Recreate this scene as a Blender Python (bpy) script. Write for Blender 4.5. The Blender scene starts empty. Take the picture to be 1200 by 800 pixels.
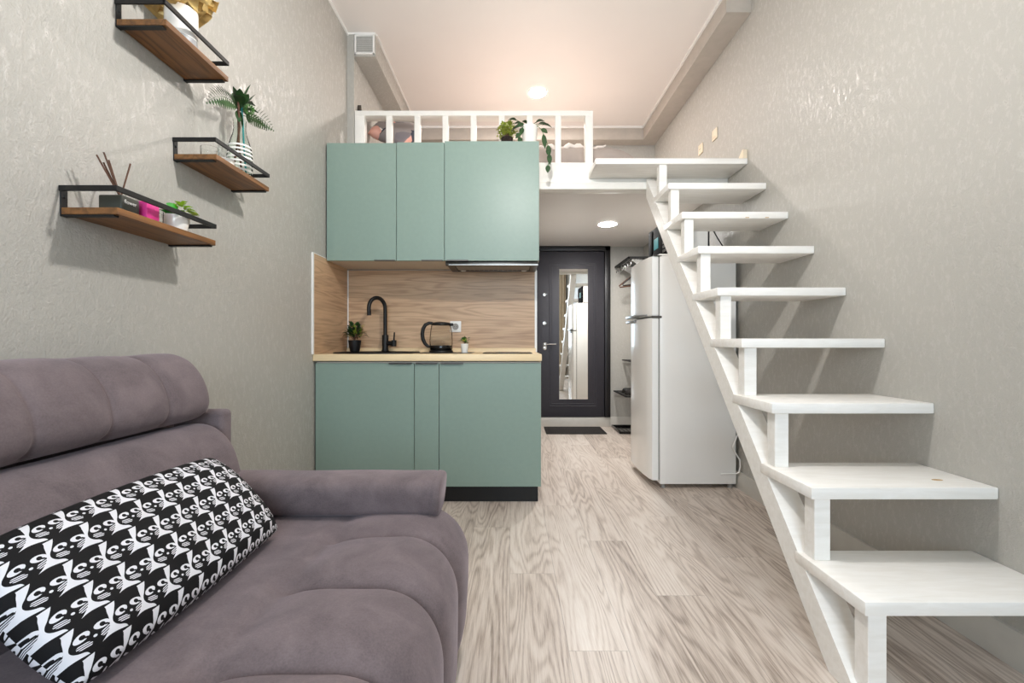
import bpy, bmesh, math, random
from mathutils import Vector, Matrix, Euler, noise as mnoise

random.seed(11)
PI = math.pi
R = math.radians
scene = bpy.context.scene
COL = scene.collection

# ---------------------------------------------------------------- node helpers
def srgb(r, g, b):
    f = lambda c: (c/255/12.92) if c/255 <= .04045 else ((c/255+.055)/1.055)**2.4
    return (f(r), f(g), f(b), 1.0)

class X:
    """A small expression wrapper: python operators become Math nodes."""
    nt = None
    def __init__(s, v): s.v = v
    @staticmethod
    def op(kind, *a):
        n = X.nt.nodes.new('ShaderNodeMath'); n.operation = kind
        for i, q in enumerate(a):
            q = q.v if isinstance(q, X) else q
            if isinstance(q, (int, float)): n.inputs[i].default_value = q
            else: X.nt.links.new(q, n.inputs[i])
        return X(n.outputs[0])
    def __add__(s, o): return X.op('ADD', s, o)
    __radd__ = __add__
    def __sub__(s, o): return X.op('SUBTRACT', s, o)
    def __rsub__(s, o): return X.op('SUBTRACT', o, s)
    def __mul__(s, o): return X.op('MULTIPLY', s, o)
    __rmul__ = __mul__
    def __truediv__(s, o): return X.op('DIVIDE', s, o)
    def __lt__(s, o): return X.op('LESS_THAN', s, o)
    def __gt__(s, o): return X.op('GREATER_THAN', s, o)

def new_mat(name):
    m = bpy.data.materials.new(name); m.use_nodes = True
    nt = m.node_tree; nt.nodes.clear()
    out = nt.nodes.new('ShaderNodeOutputMaterial')
    p = nt.nodes.new('ShaderNodeBsdfPrincipled')
    nt.links.new(p.outputs[0], out.inputs[0])
    return m, nt, p

def tex_coord(nt, kind='Object', scale=(1, 1, 1), rot=(0, 0, 0), loc=(0, 0, 0)):
    t = nt.nodes.new('ShaderNodeTexCoord'); mp = nt.nodes.new('ShaderNodeMapping')
    mp.inputs['Scale'].default_value = scale; mp.inputs['Rotation'].default_value = rot
    mp.inputs['Location'].default_value = loc
    nt.links.new(t.outputs[kind], mp.inputs[0])
    return mp.outputs[0]

def world_pos(nt, scale=(1, 1, 1)):
    g = nt.nodes.new('ShaderNodeNewGeometry'); mp = nt.nodes.new('ShaderNodeMapping')
    mp.inputs['Scale'].default_value = scale
    nt.links.new(g.outputs['Position'], mp.inputs[0])
    return mp.outputs[0]

def noise_tex(nt, vec, scale, detail=3, rough=.5, dist=0):
    n = nt.nodes.new('ShaderNodeTexNoise')
    n.inputs['Scale'].default_value = scale; n.inputs['Detail'].default_value = detail
    n.inputs['Roughness'].default_value = rough; n.inputs['Distortion'].default_value = dist
    nt.links.new(vec, n.inputs['Vector'])
    return n.outputs['Fac']

def ramp(nt, fac, stops, interp='LINEAR'):
    r = nt.nodes.new('ShaderNodeValToRGB'); r.color_ramp.interpolation = interp
    e = r.color_ramp.elements
    while len(e) < len(stops): e.new(.5)
    for k, (p, c) in enumerate(stops):
        e[k].position = p
        e[k].color = c if len(c) == 4 else (*c, 1)
    nt.links.new(fac.v if isinstance(fac, X) else fac, r.inputs[0])
    return r.outputs[0]

def mixc(nt, fac, a, b, mode='MIX'):
    m = nt.nodes.new('ShaderNodeMix'); m.data_type = 'RGBA'; m.blend_type = mode
    for sock, v in ((m.inputs[0], fac), (m.inputs[6], a), (m.inputs[7], b)):
        v = v.v if isinstance(v, X) else v
        if isinstance(v, (int, float)): sock.default_value = v
        elif isinstance(v, tuple): sock.default_value = v
        else: nt.links.new(v, sock)
    return m.outputs[2]

def bump(nt, p, height, strength=.3, dist=.002):
    b = nt.nodes.new('ShaderNodeBump')
    b.inputs['Strength'].default_value = strength; b.inputs['Distance'].default_value = dist
    nt.links.new(height.v if isinstance(height, X) else height, b.inputs['Height'])
    nt.links.new(b.outputs[0], p.inputs['Normal'])

MATS = {}
def plain(name, col, rough=.5, metal=0, var=.06, nscale=18, bmp=0, bscale=120, spec=.5, coat=0, sheen=0, trans=0, ior=1.45, emit=None, estr=0):
    """Principled surface with gentle procedural variation in colour and relief."""
    if name in MATS: return MATS[name]
    m, nt, p = new_mat(name)
    v = tex_coord(nt)
    if var:
        n = noise_tex(nt, v, nscale, 4)
        dark = tuple(c*(1-var) for c in col[:3])+(1,); lite = tuple(min(1, c*(1+var)) for c in col[:3])+(1,)
        nt.links.new(ramp(nt, n, [(.3, dark), (.7, lite)]), p.inputs['Base Color'])
    else: p.inputs['Base Color'].default_value = col
    p.inputs['Roughness'].default_value = rough; p.inputs['Metallic'].default_value = metal
    p.inputs['Specular IOR Level'].default_value = spec; p.inputs['Coat Weight'].default_value = coat
    p.inputs['Transmission Weight'].default_value = trans; p.inputs['IOR'].default_value = ior
    if sheen: p.inputs['Sheen Weight'].default_value = sheen; p.inputs['Sheen Roughness'].default_value = .4
    if bmp: bump(nt, p, noise_tex(nt, v, bscale, 3), bmp, .001)
    if emit:
        p.inputs['Emission Color'].default_value = emit; p.inputs['Emission Strength'].default_value = estr
    MATS[name] = m
    return m

def glass(name, tint=(1, 1, 1, 1), rough=0.0):
    """Thin clear glass: mostly transparent, with fresnel reflection."""
    m, nt, p = new_mat(name)
    out = [n for n in nt.nodes if n.type == 'OUTPUT_MATERIAL'][0]; nt.nodes.remove(p)
    tr = nt.nodes.new('ShaderNodeBsdfTransparent'); tr.inputs[0].default_value = tint
    gl = nt.nodes.new('ShaderNodeBsdfGlossy'); gl.inputs['Roughness'].default_value = rough
    lw = nt.nodes.new('ShaderNodeLayerWeight'); lw.inputs[0].default_value = .06
    mx = nt.nodes.new('ShaderNodeMixShader')
    nt.links.new(lw.outputs['Fresnel'], mx.inputs[0]); nt.links.new(tr.outputs[0], mx.inputs[1]); nt.links.new(gl.outputs[0], mx.inputs[2])
    nt.links.new(mx.outputs[0], out.inputs[0])
    return m

def emission(name, col, s):
    m, nt, p = new_mat(name)
    p.inputs['Base Color'].default_value = (.9, .9, .9, 1)
    p.inputs['Emission Color'].default_value = col; p.inputs['Emission Strength'].default_value = s
    return m

# ---------------------------------------------------------------- mesh helpers
class MB:
    """Collects shapes in one bmesh."""
    def __init__(s): s.bm = bmesh.new()
    def box(s, x0, x1, y0, y1, z0, z1, bev=0, seg=2, M=None):
        r = bmesh.ops.create_cube(s.bm, size=1)
        T = Matrix.Translation(((x0+x1)/2, (y0+y1)/2, (z0+z1)/2)) @ Matrix.Diagonal((x1-x0, y1-y0, z1-z0, 1))
        if M is not None: T = M @ T
        bmesh.ops.transform(s.bm, matrix=T, verts=r['verts'])
        if bev:
            ed = list({e for v in r['verts'] for e in v.link_edges})
            bmesh.ops.bevel(s.bm, geom=ed, offset=bev, segments=seg, affect='EDGES', profile=.5)
        return s
    def prism(s, pts, axis, a, b):
        """polygon pts in the plane normal to axis ('x': (y,z), 'y': (x,z), 'z': (x,y)), extruded from a to b"""
        def P(p, t): return {'x': (t, p[0], p[1]), 'y': (p[0], t, p[1]), 'z': (p[0], p[1], t)}[axis]
        A = [s.bm.verts.new(P(p, a)) for p in pts]; B = [s.bm.verts.new(P(p, b)) for p in pts]
        n = len(pts)
        fs = [s.bm.faces.new(A), s.bm.faces.new(B[::-1])]
        for i in range(n): fs.append(s.bm.faces.new((A[i], B[i], B[(i+1) % n], A[(i+1) % n])))
        bmesh.ops.recalc_face_normals(s.bm, faces=fs)
        return s
    def lathe(s, prof, c=(0, 0, 0), seg=32, M=None, closed=True):
        rings = []
        for r, z in prof:
            if r < 1e-6: rings.append([s.bm.verts.new((0, 0, z))])
            else: rings.append([s.bm.verts.new((r*math.cos(2*PI*k/seg), r*math.sin(2*PI*k/seg), z)) for k in range(seg)])
        fs = []
        for a, b in zip(rings, rings[1:]):
            for k in range(seg):
                q = (k+1) % seg
                if len(a) == 1 and len(b) == 1: continue
                if len(a) == 1: fs.append(s.bm.faces.new((a[0], b[q], b[k])))
                elif len(b) == 1: fs.append(s.bm.faces.new((a[k], a[q], b[0])))
                else: fs.append(s.bm.faces.new((a[k], a[q], b[q], b[k])))
        T = Matrix.Translation(c)
        if M is not None: T = T @ M
        bmesh.ops.transform(s.bm, matrix=T, verts=[v for r in rings for v in r])
        bmesh.ops.recalc_face_normals(s.bm, faces=fs)
        return s
    def tube(s, pts, rad, seg=8, cap=True):
        pts = [Vector(p) for p in pts]; n = len(pts)
        rads = rad if isinstance(rad, (list, tuple)) else [rad]*n
        prev = None; rings = []
        for i in range(n):
            t = (pts[min(i+1, n-1)]-pts[max(i-1, 0)]).normalized()
            if prev is None:
                up = Vector((0, 0, 1)) if abs(t.z) < .9 else Vector((1, 0, 0))
                u = t.cross(up).normalized()
            else:
                u = (prev - t*prev.dot(t)).normalized()
            prev = u; w = t.cross(u)
            rings.append([s.bm.verts.new(pts[i]+(u*math.cos(2*PI*k/seg)+w*math.sin(2*PI*k/seg))*rads[i]) for k in range(seg)])
        fs = []
        for a, b in zip(rings, rings[1:]):
            for k in range(seg): fs.append(s.bm.faces.new((a[k], a[(k+1) % seg], b[(k+1) % seg], b[k])))
        if cap: fs += [s.bm.faces.new(rings[0][::-1]), s.bm.faces.new(rings[-1])]
        bmesh.ops.recalc_face_normals(s.bm, faces=fs)
        return s
    def grid(s, f, nu, nv, closeu=False):
        vs = [[s.bm.verts.new(f(i/nu, j/nv)) for j in range(nv+1)] for i in range(nu+(0 if closeu else 1))]
        for i in range(nu):
            a = vs[i]; b = vs[(i+1) % len(vs)]
            for j in range(nv): s.bm.faces.new((a[j], b[j], b[j+1], a[j+1]))
        return vs
    def leaf(s, p, d, L, W, up=(0, 0, 1), droop=.3, n=4, shape=1.0):
        p = Vector(p); d = Vector(d).normalized(); up = Vector(up)
        side = d.cross(up)
        if side.length < .05: side = d.cross(Vector((1, 0, .3)))
        side.normalize(); nn = side.cross(d).normalized()
        rows = []
        for i in range(n+1):
            t = i/n
            w = W*.5*(math.sin(PI*min(1, t**shape*.96+.04)))**.8 if 0 < i < n else W*.04
            c = p + d*(L*t) - Vector((0, 0, 1))*(droop*L*t*t)
            rows.append([s.bm.verts.new(c-side*w+nn*w*.35), s.bm.verts.new(c), s.bm.verts.new(c+side*w+nn*w*.35)])
        for a, b in zip(rows, rows[1:]):
            s.bm.faces.new((a[0], a[1], b[1], b[0])); s.bm.faces.new((a[1], a[2], b[2], b[1]))
        return s

ORG = {}
def link(o, mb, m, origin, angle=35, smooth=True):
    me = o.data
    bm = mb.bm
    bmesh.ops.translate(bm, vec=-Vector(origin), verts=bm.verts)
    bm.to_mesh(me); bm.free()
    if smooth:
        me.polygons.foreach_set('use_smooth', [True]*len(me.polygons))
        me.set_sharp_from_angle(angle=R(angle))
    for q in (m if isinstance(m, (list, tuple)) else [m]): me.materials.append(q)
    me.update()

def tag(o, label=None, cat=None, group=None, kind=None):
    if label: o['label'] = label
    if cat: o['category'] = cat
    if group: o['group'] = group
    if kind: o['kind'] = kind
    return o

def thing(name, label, cat, loc=(0, 0, 0), group=None):
    o = bpy.data.objects.new(name, None); COL.objects.link(o)
    o.empty_display_size = .05; o.location = loc; ORG[o.name] = Vector(loc)
    return tag(o, label, cat, group, 'thing')

def part(name, mb, m, parent, label=None, angle=35, smooth=True):
    """a mesh given in world coordinates, linked under its thing (or part)"""
    o = bpy.data.objects.new(name, bpy.data.meshes.new(name)); COL.objects.link(o)
    org = ORG[parent.name]; ORG[o.name] = org
    link(o, mb, m, org, angle, smooth)
    o.parent = parent
    if label: o['label'] = label
    return o

def single(name, mb, m, label, cat, loc=None, group=None, kind='thing', angle=35, smooth=True):
    """a thing that is one mesh"""
    o = bpy.data.objects.new(name, bpy.data.meshes.new(name)); COL.objects.link(o)
    if loc is None:
        vs = [v.co for v in mb.bm.verts]
        lo = [min(v[i] for v in vs) for i in range(3)]; hi = [max(v[i] for v in vs) for i in range(3)]
        loc = ((lo[0]+hi[0])/2, (lo[1]+hi[1])/2, lo[2])
    o.location = loc; ORG[o.name] = Vector(loc)
    link(o, mb, m, loc, angle, smooth)
    return tag(o, label, cat, group, kind)

def struct(name, mb, m, label=None, cat=None, parent=None, angle=35):
    if parent is not None: return part(name, mb, m, parent)
    return single(name, mb, m, label, cat, (0, 0, 0), kind='structure', angle=angle)

# ---------------------------------------------------------------- measures (metres, camera at the origin of X and Y)
CAMZ = .99
XL, XR = -1.207, 1.54            # side walls
YB = 3.33                        # wall behind the kitchen
YD = 5.33                        # entrance wall
YF = -2.25                       # window wall behind the camera
ZC = 3.245                       # ceiling
YLB = 4.92                       # back wall of the loft
ZS0, ZS1 = 2.10, 2.262           # loft slab

# ---------------------------------------------------------------- materials
def wall_mat(name, base, streak):
    """embossed wallpaper with a faint pearly vertical streak"""
    m, nt, p = new_mat(name)
    pos = world_pos(nt)
    X.nt = nt
    fine = noise_tex(nt, pos, 130, 4, .6, .15)
    mid = noise_tex(nt, pos, 46, 4, .62, .25)
    st = noise_tex(nt, world_pos(nt, (52, 52, 24)), 1.0, 5, .74, .3)
    flake = ramp(nt, st, [(.52, (0, 0, 0)), (.66, (1, 1, 1))])
    c0 = mixc(nt, X.op('MULTIPLY', flake, .06), base, streak)
    c1 = mixc(nt, X.op('MULTIPLY', mid, .10), c0, tuple(c*.7 for c in base[:3])+(1,))
    nt.links.new(c1, p.inputs['Base Color'])
    r = nt.nodes.new('ShaderNodeMapRange'); nt.links.new(flake, r.inputs[0])
    r.inputs[3].default_value = .55; r.inputs[4].default_value = .24
    nt.links.new(r.outputs[0], p.inputs['Roughness'])
    sp = nt.nodes.new('ShaderNodeMapRange'); nt.links.new(flake, sp.inputs[0])
    sp.inputs[3].default_value = .4; sp.inputs[4].default_value = .95
    nt.links.new(sp.outputs[0], p.inputs['Specular IOR Level'])
    bump(nt, p, X(fine)*.6 + X(mid)*.8 + X(st)*.7, .8, .0038)
    X.nt = nt
    nt.links.new((X(flake)*.8).v, p.inputs['Coat Weight']); p.inputs['Coat Roughness'].default_value = .31
    return m
M_WALL = wall_mat('plaster wallpaper', srgb(178, 175, 168), srgb(206, 202, 195))
M_CEIL = plain('white stretch ceiling', srgb(232, 227, 223), .45, var=.01, nscale=3)
M_SOFFIT = plain('grey painted beam', srgb(178, 171, 162), .6, var=.05, nscale=14, bmp=.2, bscale=60)
M_WHITE = plain('white gloss paint', srgb(238, 236, 230), .38, var=.02, bmp=.05, bscale=40)
M_WHITEPL = plain('white plastic', srgb(236, 235, 232), .3, var=.01)
M_BLACK = plain('black powder coat', srgb(13, 12, 12), .5, var=.1, bmp=.1, bscale=300)
M_BLACKGL = plain('black gloss', srgb(10, 10, 11), .12, var=.05)
M_BASEB = plain('grey skirting', srgb(196, 192, 184), .5, var=.03)

def white_wood():
    m, nt, p = new_mat('white painted timber')
    v = tex_coord(nt, 'Object', (2.2, 14, 14))
    n = noise_tex(nt, v, 3, 5, .6, .6)
    blot = noise_tex(nt, tex_coord(nt), 5, 3)
    c = ramp(nt, n, [(.3, srgb(236, 233, 227)), (.65, srgb(245, 243, 239))])
    c = mixc(nt, ramp(nt, blot, [(.66, (0, 0, 0)), (.82, (.16, .16, .16))]), c, srgb(226, 217, 198))
    nt.links.new(c, p.inputs['Base Color'])
    p.inputs['Roughness'].default_value = .42
    bump(nt, p, n, .12, .001)
    return m
M_STAIR = white_wood()

def wood(name, dark, light, axis, scale=1.0, rough=.45, contrast=(.32, .7), rings=9, wts=(.22, .33, .45), fine=90):
    """grain running along one axis"""
    m, nt, p = new_mat(name)
    s = [11*scale]*3; s[axis] = .95*scale
    v = world_pos(nt, tuple(s))
    X.nt = nt
    low = noise_tex(nt, v, .8, 3, .5, .35)
    ring = X.op('POWER', X.op('SINE', X(low)*(rings*6.28))*.5+.5, 2.0)
    s2 = [fine*scale]*3; s2[axis] = fine*.035*scale
    fib = noise_tex(nt, world_pos(nt, tuple(s2)), 1.0, 4, .68)
    s3 = [3.5*scale]*3; s3[axis] = .5*scale
    band = noise_tex(nt, world_pos(nt, tuple(s3)), 1.3, 3)
    f = (1-ring)*wts[0] + X(fib)*wts[1] + X(band)*wts[2]
    nt.links.new(ramp(nt, f, [(contrast[0], dark), (contrast[1], light)]), p.inputs['Base Color'])
    p.inputs['Roughness'].default_value = rough
    bump(nt, p, fib, .12, .0006)
    return m
M_SHELF = wood('walnut shelf board', srgb(80, 50, 22), srgb(150, 101, 54), 1, 1.2, .5, (.25, .8), 9, (.2, .45, .35), 120)
SPL = dict(scale=1.0, rough=.42, contrast=(.18, .80), rings=10, wts=(.16, .46, .38), fine=130)
M_SPLASH = wood('oak splashback laminate', srgb(136, 102, 74), srgb(222, 188, 152), 0, **SPL)
M_TOP = wood('pale maple worktop', srgb(218, 192, 150), srgb(240, 218, 178), 0, 1.0, .4, (.2, .8), 3)

def floor_mat():
    m, nt, p = new_mat('grey oak laminate planks')
    X.nt = nt
    g = nt.nodes.new('ShaderNodeNewGeometry'); sp = nt.nodes.new('ShaderNodeSeparateXYZ')
    nt.links.new(g.outputs['Position'], sp.inputs[0])
    x, y = X(sp.outputs[0]), X(sp.outputs[1])
    PW, PL = .192, 1.29
    row = X.op('FLOOR', (x+.01)/PW)
    off = X.op('FRACT', row*.377+.06)
    yy = (y-2.02)/PL + off
    idx = X.op('FLOOR', yy)
    wn = nt.nodes.new('ShaderNodeTexWhiteNoise'); wn.noise_dimensions = '2D'
    cb = nt.nodes.new('ShaderNodeCombineXYZ'); nt.links.new(row.v, cb.inputs[0]); nt.links.new(idx.v, cb.inputs[1])
    nt.links.new(cb.outputs[0], wn.inputs['Vector'])
    rnd = X(wn.outputs['Value'])
    def vec(a, b, c):
        q = nt.nodes.new('ShaderNodeCombineXYZ')
        for i, e in enumerate((a, b, c)): nt.links.new(e.v, q.inputs[i])
        return q.outputs[0]
    low = noise_tex(nt, vec(x*6.5+rnd*37, y*.62+rnd*11, rnd*50), .9, 2, .45, .2)
    ring = 1-X.op('POWER', X.op('SINE', X(low)*150)*.5+.5, 1.6)
    warp = noise_tex(nt, vec(x*40, y*5, rnd*9), 1, 2)
    fib = noise_tex(nt, vec(x*210+X(warp)*3, y*8, rnd*20), 1, 4, .68)
    band = noise_tex(nt, vec(x*9, y*.9, rnd*33), 1, 3)
    f = ring*.12 + X(fib)*.46 + X(band)*.34 + rnd*.12
    c = ramp(nt, f, [(.30, srgb(124, 109, 99)), (.44, srgb(180, 165, 153)), (.56, srgb(210, 197, 186)), (.74, srgb(227, 218, 209))])
    # joints
    fx = X.op('FRACT', (x+.01)/PW); fy = X.op('FRACT', yy)
    jx = X.op('MINIMUM', fx, 1-fx)*PW; jy = X.op('MINIMUM', fy, 1-fy)*PL
    j = X.op('MINIMUM', jx, jy)
    c = mixc(nt, (j < .0009)*.45, c, srgb(96, 84, 74))
    nt.links.new(c, p.inputs['Base Color'])
    p.inputs['Roughness'].default_value = .38
    bump(nt, p, X(fib)*.6 + X.op('MINIMUM', j, .0012)*300, .12, .0006)
    return m
M_FLOOR = floor_mat()

def velvet():
    m, nt, p = new_mat('mauve grey velour')
    v = tex_coord(nt)
    a = noise_tex(nt, v, 9, 5, .65, .5); b = noise_tex(nt, v, 260, 2)
    X.nt = nt
    c = ramp(nt, X(a)*.72+X(b)*.28, [(.3, srgb(91, 81, 83)), (.72, srgb(127, 114, 116))])
    nt.links.new(c, p.inputs['Base Color'])
    p.inputs['Roughness'].default_value = .85; p.inputs['Specular IOR Level'].default_value = .2
    p.inputs['Sheen Weight'].default_value = .35; p.inputs['Sheen Roughness'].default_value = .45
    p.inputs['Sheen Tint'].default_value = srgb(206, 194, 202)
    bump(nt, p, X(b)*.5+X(a)*.8, .25, .002)
    return m
M_SOFA = velvet()
M_SOFADARK = plain('mauve grey velour base', srgb(92, 81, 82), .9, var=.1, sheen=.2)

def cat_print():
    """black cat faces with white chests, tiled on the cloth: u runs along the pillow, v across (in cells)"""
    m, nt, p = new_mat('black and white cat print cotton')
    X.nt = nt
    uv = nt.nodes.new('ShaderNodeUVMap'); uv.uv_map = 'cloth'
    sp = nt.nodes.new('ShaderNodeSeparateXYZ'); nt.links.new(uv.outputs[0], sp.inputs[0])
    u, v = X(sp.outputs[0]), X(sp.outputs[1])
    frac = lambda e: X.op('FRACT', e)
    def curve(e, pts, lo, hi):
        n = nt.nodes.new('ShaderNodeFloatCurve'); c = n.mapping.curves[0]
        pts = sorted(pts)
        P = [((a-lo)/(hi-lo), (b+1.5)/2.5) for a, b in pts]
        while len(c.points) < len(P): c.points.new(.5, .5)
        for k, q in enumerate(P): c.points[k].location = q; c.points[k].handle_type = 'AUTO'
        n.mapping.update()
        nt.links.new(((e-lo)/(hi-lo)).v, n.inputs['Value'])
        return X(n.outputs[0])*2.5-1.5
    t = frac(v+.36)-.36                   # [-.36,.64)
    x = frac(u+1.09)-1.09                 # [-1.09,-.09)
    Rr = curve(t, [(.64, -.135), (.61, -.145), (.30, -.34), (.14, -.455), (0, -.475), (-.134, -.40), (-.24, -.26), (-.33, -.225), (-.36, -.22)], -.36, .64)
    Ll = curve(t, [(.64, -.425), (.61, -.41), (.42, -.46), (.21, -.515), (.08, -.565), (-.05, -.64), (-.20, -.80), (-.316, -.96), (-.36, -.98)], -.36, .64)
    Bb = curve(x, [(-1.09, -.33), (-1.036, -.316), (-.86, -.262), (-.68, -.24), (-.52, -.262), (-.28, -.325), (-.09, -.36)], -1.09, -.09)
    white = (x > Ll)*(x < Rr)*(t > Bb)*(t < .615)
    def ell(cx, cy, rx, ry, ang=0.0):
        dx = frac(u-cx+.5)-.5; dy = frac(v-cy+.5)-.5
        ca, sa = math.cos(ang), math.sin(ang)
        a = (dx*ca+dy*sa)/rx; b = (dy*ca-dx*sa)/ry
        return (a*a+b*b) < 1, a, b
    def eye(cx, cy, s):
        e, a, b = ell(cx, cy, .185, .118, .22*s)
        # flat lower lid cut by a big circle, pupil toward the nose, a nick below it
        pu, _, _ = ell(cx+.01, cy-.005, .066, .070)
        gl, _, _ = ell(cx+.075, cy-.07, .060, .032, -.6)
        return X.op('MAXIMUM', e*(1-pu)*(1-gl), 0)
    eyes = X.op('MAXIMUM', eye(-.165, .215, 1), eye(.30, .205, -1))
    nose, _, _ = ell(.05, .02, .045, .040)
    def whisk(cx, cy, sgn):
        e, a, b = ell(cx, cy, .165, .088, .35*sgn)
        st = frac((b+.25*a*sgn)*1.5+.25)
        return e*(st < .52)
    wh = X.op('MAXIMUM', whisk(-.22, -.055, -1), whisk(.30, -.04, 1))
    allw = X.op('MAXIMUM', X.op('MAXIMUM', white, eyes), X.op('MAXIMUM', nose, wh))
    nt.links.new(mixc(nt, allw, srgb(14, 13, 15), srgb(222, 221, 226)), p.inputs['Base Color'])
    p.inputs['Roughness'].default_value = .75; p.inputs['Specular IOR Level'].default_value = .25
    bump(nt, p, noise_tex(nt, tex_coord(nt), 420, 2), .15, .0006)
    return m
M_CAT = cat_print()

M_SAGE = plain('sage green cabinet front', srgb(131, 151, 141), .40, var=.02, nscale=40, bmp=.04, bscale=350)
M_CARC = plain('white melamine carcass', srgb(216, 208, 198), .5, var=.02)
M_CARCSIDE = plain('grey cabinet side', srgb(120, 124, 118), .5, var=.02)
M_STEEL = plain('brushed steel', srgb(170, 168, 164), .32, 1, var=.05, nscale=60)
M_STEELD = plain('dark steel', srgb(96, 92, 88), .35, 1, var=.05)
M_CHROME = plain('chrome', srgb(210, 210, 210), .12, 1, var=0)
M_FRIDGE = plain('white fridge enamel', srgb(241, 240, 237), .26, var=.012, nscale=4, coat=.2)
M_FRIDGEG = plain('grey fridge handle', srgb(150, 151, 150), .28, .8, var=.04)
M_GASKET = plain('grey door gasket', srgb(150, 148, 144), .6, var=.05)
M_DOOR = plain('anthracite door film', srgb(50, 48, 54), .45, var=.06, nscale=30, bmp=.15, bscale=220)
M_DFRAME = plain('black door frame', srgb(26, 24, 26), .4, var=.08)
M_GLASS = glass('clear glass', (.985, .99, .985, 1), .02)
M_GLASSV = glass('faintly green vase glass', (.95, .975, .96, 1), .02)
M_WATER = glass('water', (.93, .94, .94, 1), .02)
M_SHEET = plain('taupe bed linen', srgb(170, 158, 150), .85, var=.06, nscale=9, bmp=.4, bscale=45, sheen=.1)
M_SHEETW = plain('white bed linen', srgb(226, 218, 212), .85, var=.04, bmp=.3, bscale=50)
M_GREEN = plain('dark green leaf', srgb(44, 74, 38), .42, var=.3, nscale=40)
M_GREEN2 = plain('mid green leaf', srgb(70, 110, 52), .45, var=.3, nscale=40)
M_LIME = plain('lime leaf', srgb(176, 206, 70), .5, var=.25, nscale=60)
M_YELG = plain('yellow green leaf', srgb(146, 160, 60), .5, var=.35, nscale=80)
M_FERN = plain('fern green', srgb(66, 92, 54), .5, var=.25, nscale=60)
M_BRIGHT = plain('bright green leaf', srgb(54, 160, 52), .4, var=.15, nscale=30)
M_PALEY = plain('pale yellow petal', srgb(238, 232, 150), .5, var=.15, nscale=60)
M_BROWNST = plain('brown twig', srgb(92, 62, 46), .7, var=.2, nscale=50)
M_TEAL = plain('teal stem', srgb(30, 130, 130), .5, var=.1)
M_CERAM = plain('white ceramic', srgb(238, 236, 230), .25, var=.02, coat=.3)
M_SOIL = plain('dark soil', srgb(40, 30, 26), .95, var=.4, nscale=120, bmp=.8, bscale=200)
M_RUBBER = plain('black rubber mat', srgb(44, 40, 38), .85, var=.2, nscale=90, bmp=.5, bscale=220)
M_PINK = plain('hot pink wax', srgb(226, 60, 146), .4, var=.08)
M_GOLD = plain('crumpled gold paper', srgb(226, 194, 126), .42, .25, var=.2, nscale=40, bmp=.5, bscale=60)
M_SAND = plain('sand coloured cloth', srgb(188, 168, 142), .8, var=.15, nscale=50)
M_MIRROR = plain('mirror silver', (.92, .93, .92, 1), .015, 1, var=0)
M_CURT = plain('beige curtain cloth', srgb(206, 190, 166), .85, var=.06, bmp=.2, bscale=200)
M_SWITCH = plain('cream switch plate', srgb(228, 214, 190), .35, var=.02)
M_BULB = emission('lamp bulb glow', (1.0, .972, .945, 1), 620)
M_LED_L = emission('warm led glow', (1.0, .915, .868, 1), 640)
M_LED_H = emission('neutral led glow', (1.0, .975, .95, 1), 400)
M_SCREEN = plain('teal display', srgb(40, 62, 66), .3, var=.3, nscale=60, emit=(.12, .8, .85, 1), estr=.22)

# ================================================================ the room
struct('floor', MB().box(XL-.1, XR+.1, YF-.1, YD+.1, -.06, 0), M_FLOOR, 'grey oak laminate plank floor of the whole studio', 'floor')
struct('wall_left', MB().box(XL-.1, XL, YF-.1, YB, 0, ZC), M_WALL, 'textured plaster wall carrying the three shelves beside the sofa', 'wall')
struct('wall_left_loft', MB().box(XL-.1, -1.156, YB, YLB+.1, ZS1, ZC), M_WALL, 'narrow wall end and side wall of the sleeping loft under the duct', 'wall')
struct('wall_right', MB().box(XR, XR+.1, YF-.1, YD+.1, 0, ZC), M_WALL, 'textured plaster wall beside the white stairs', 'wall')
struct('wall_kitchen', MB().box(XL-.1, .18, YB, YD+.1, 0, ZS0), M_WALL, 'wall behind the kitchen units that borders the entrance hall', 'wall')
struct('wall_entrance', MB().box(.18, XR, YD, YD+.1, 0, ZS0), M_WALL, 'pale wall around the dark entrance door', 'wall')
struct('wall_loft_back', MB().box(-1.156, XR, YLB, YLB+.1, ZS1, ZC), M_WALL, 'back wall of the sleeping loft', 'wall')
w = MB(); WX0, WX1, WZ0, WZ1 = -.85, 1.0, .8, 2.65
w.box(XL, WX0, YF-.1, YF, 0, ZC); w.box(WX1, XR, YF-.1, YF, 0, ZC); w.box(WX0, WX1, YF-.1, YF, 0, WZ0); w.box(WX0, WX1, YF-.1, YF, WZ1, ZC)
struct('wall_front', w, M_WALL, 'wall with the window opposite the kitchen', 'wall')
w = MB()
for a, b in ((WX0, WX0+.06), ((WX0+WX1)/2-.04, (WX0+WX1)/2+.04), (WX1-.06, WX1)): w.box(a, b, YF-.08, YF-.02, WZ0, WZ1, .006)
for a, b in ((WZ0, WZ0+.06), (WZ1-.06, WZ1)): w.box(WX0, WX1, YF-.08, YF-.02, a, b, .006)
win = struct('window_1', w, M_WHITEPL, 'white framed window in the wall opposite the kitchen', 'window')
struct('window_pane', MB().box(WX0+.05, WX1-.05, YF-.053, YF-.047, WZ0+.05, WZ1-.05), M_GLASS, parent=win)
struct('ceiling', MB().box(XL-.1, XR+.1, YF-.1, YD+.1, ZC, ZC+.08), M_CEIL, 'smooth white ceiling over room and loft', 'ceiling')
struct('floor_loft', MB().box(XL-.1, XR, YB, YD+.1, ZS0, ZS1), M_CEIL, 'loft deck whose underside is the hall ceiling', 'floor')

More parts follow.
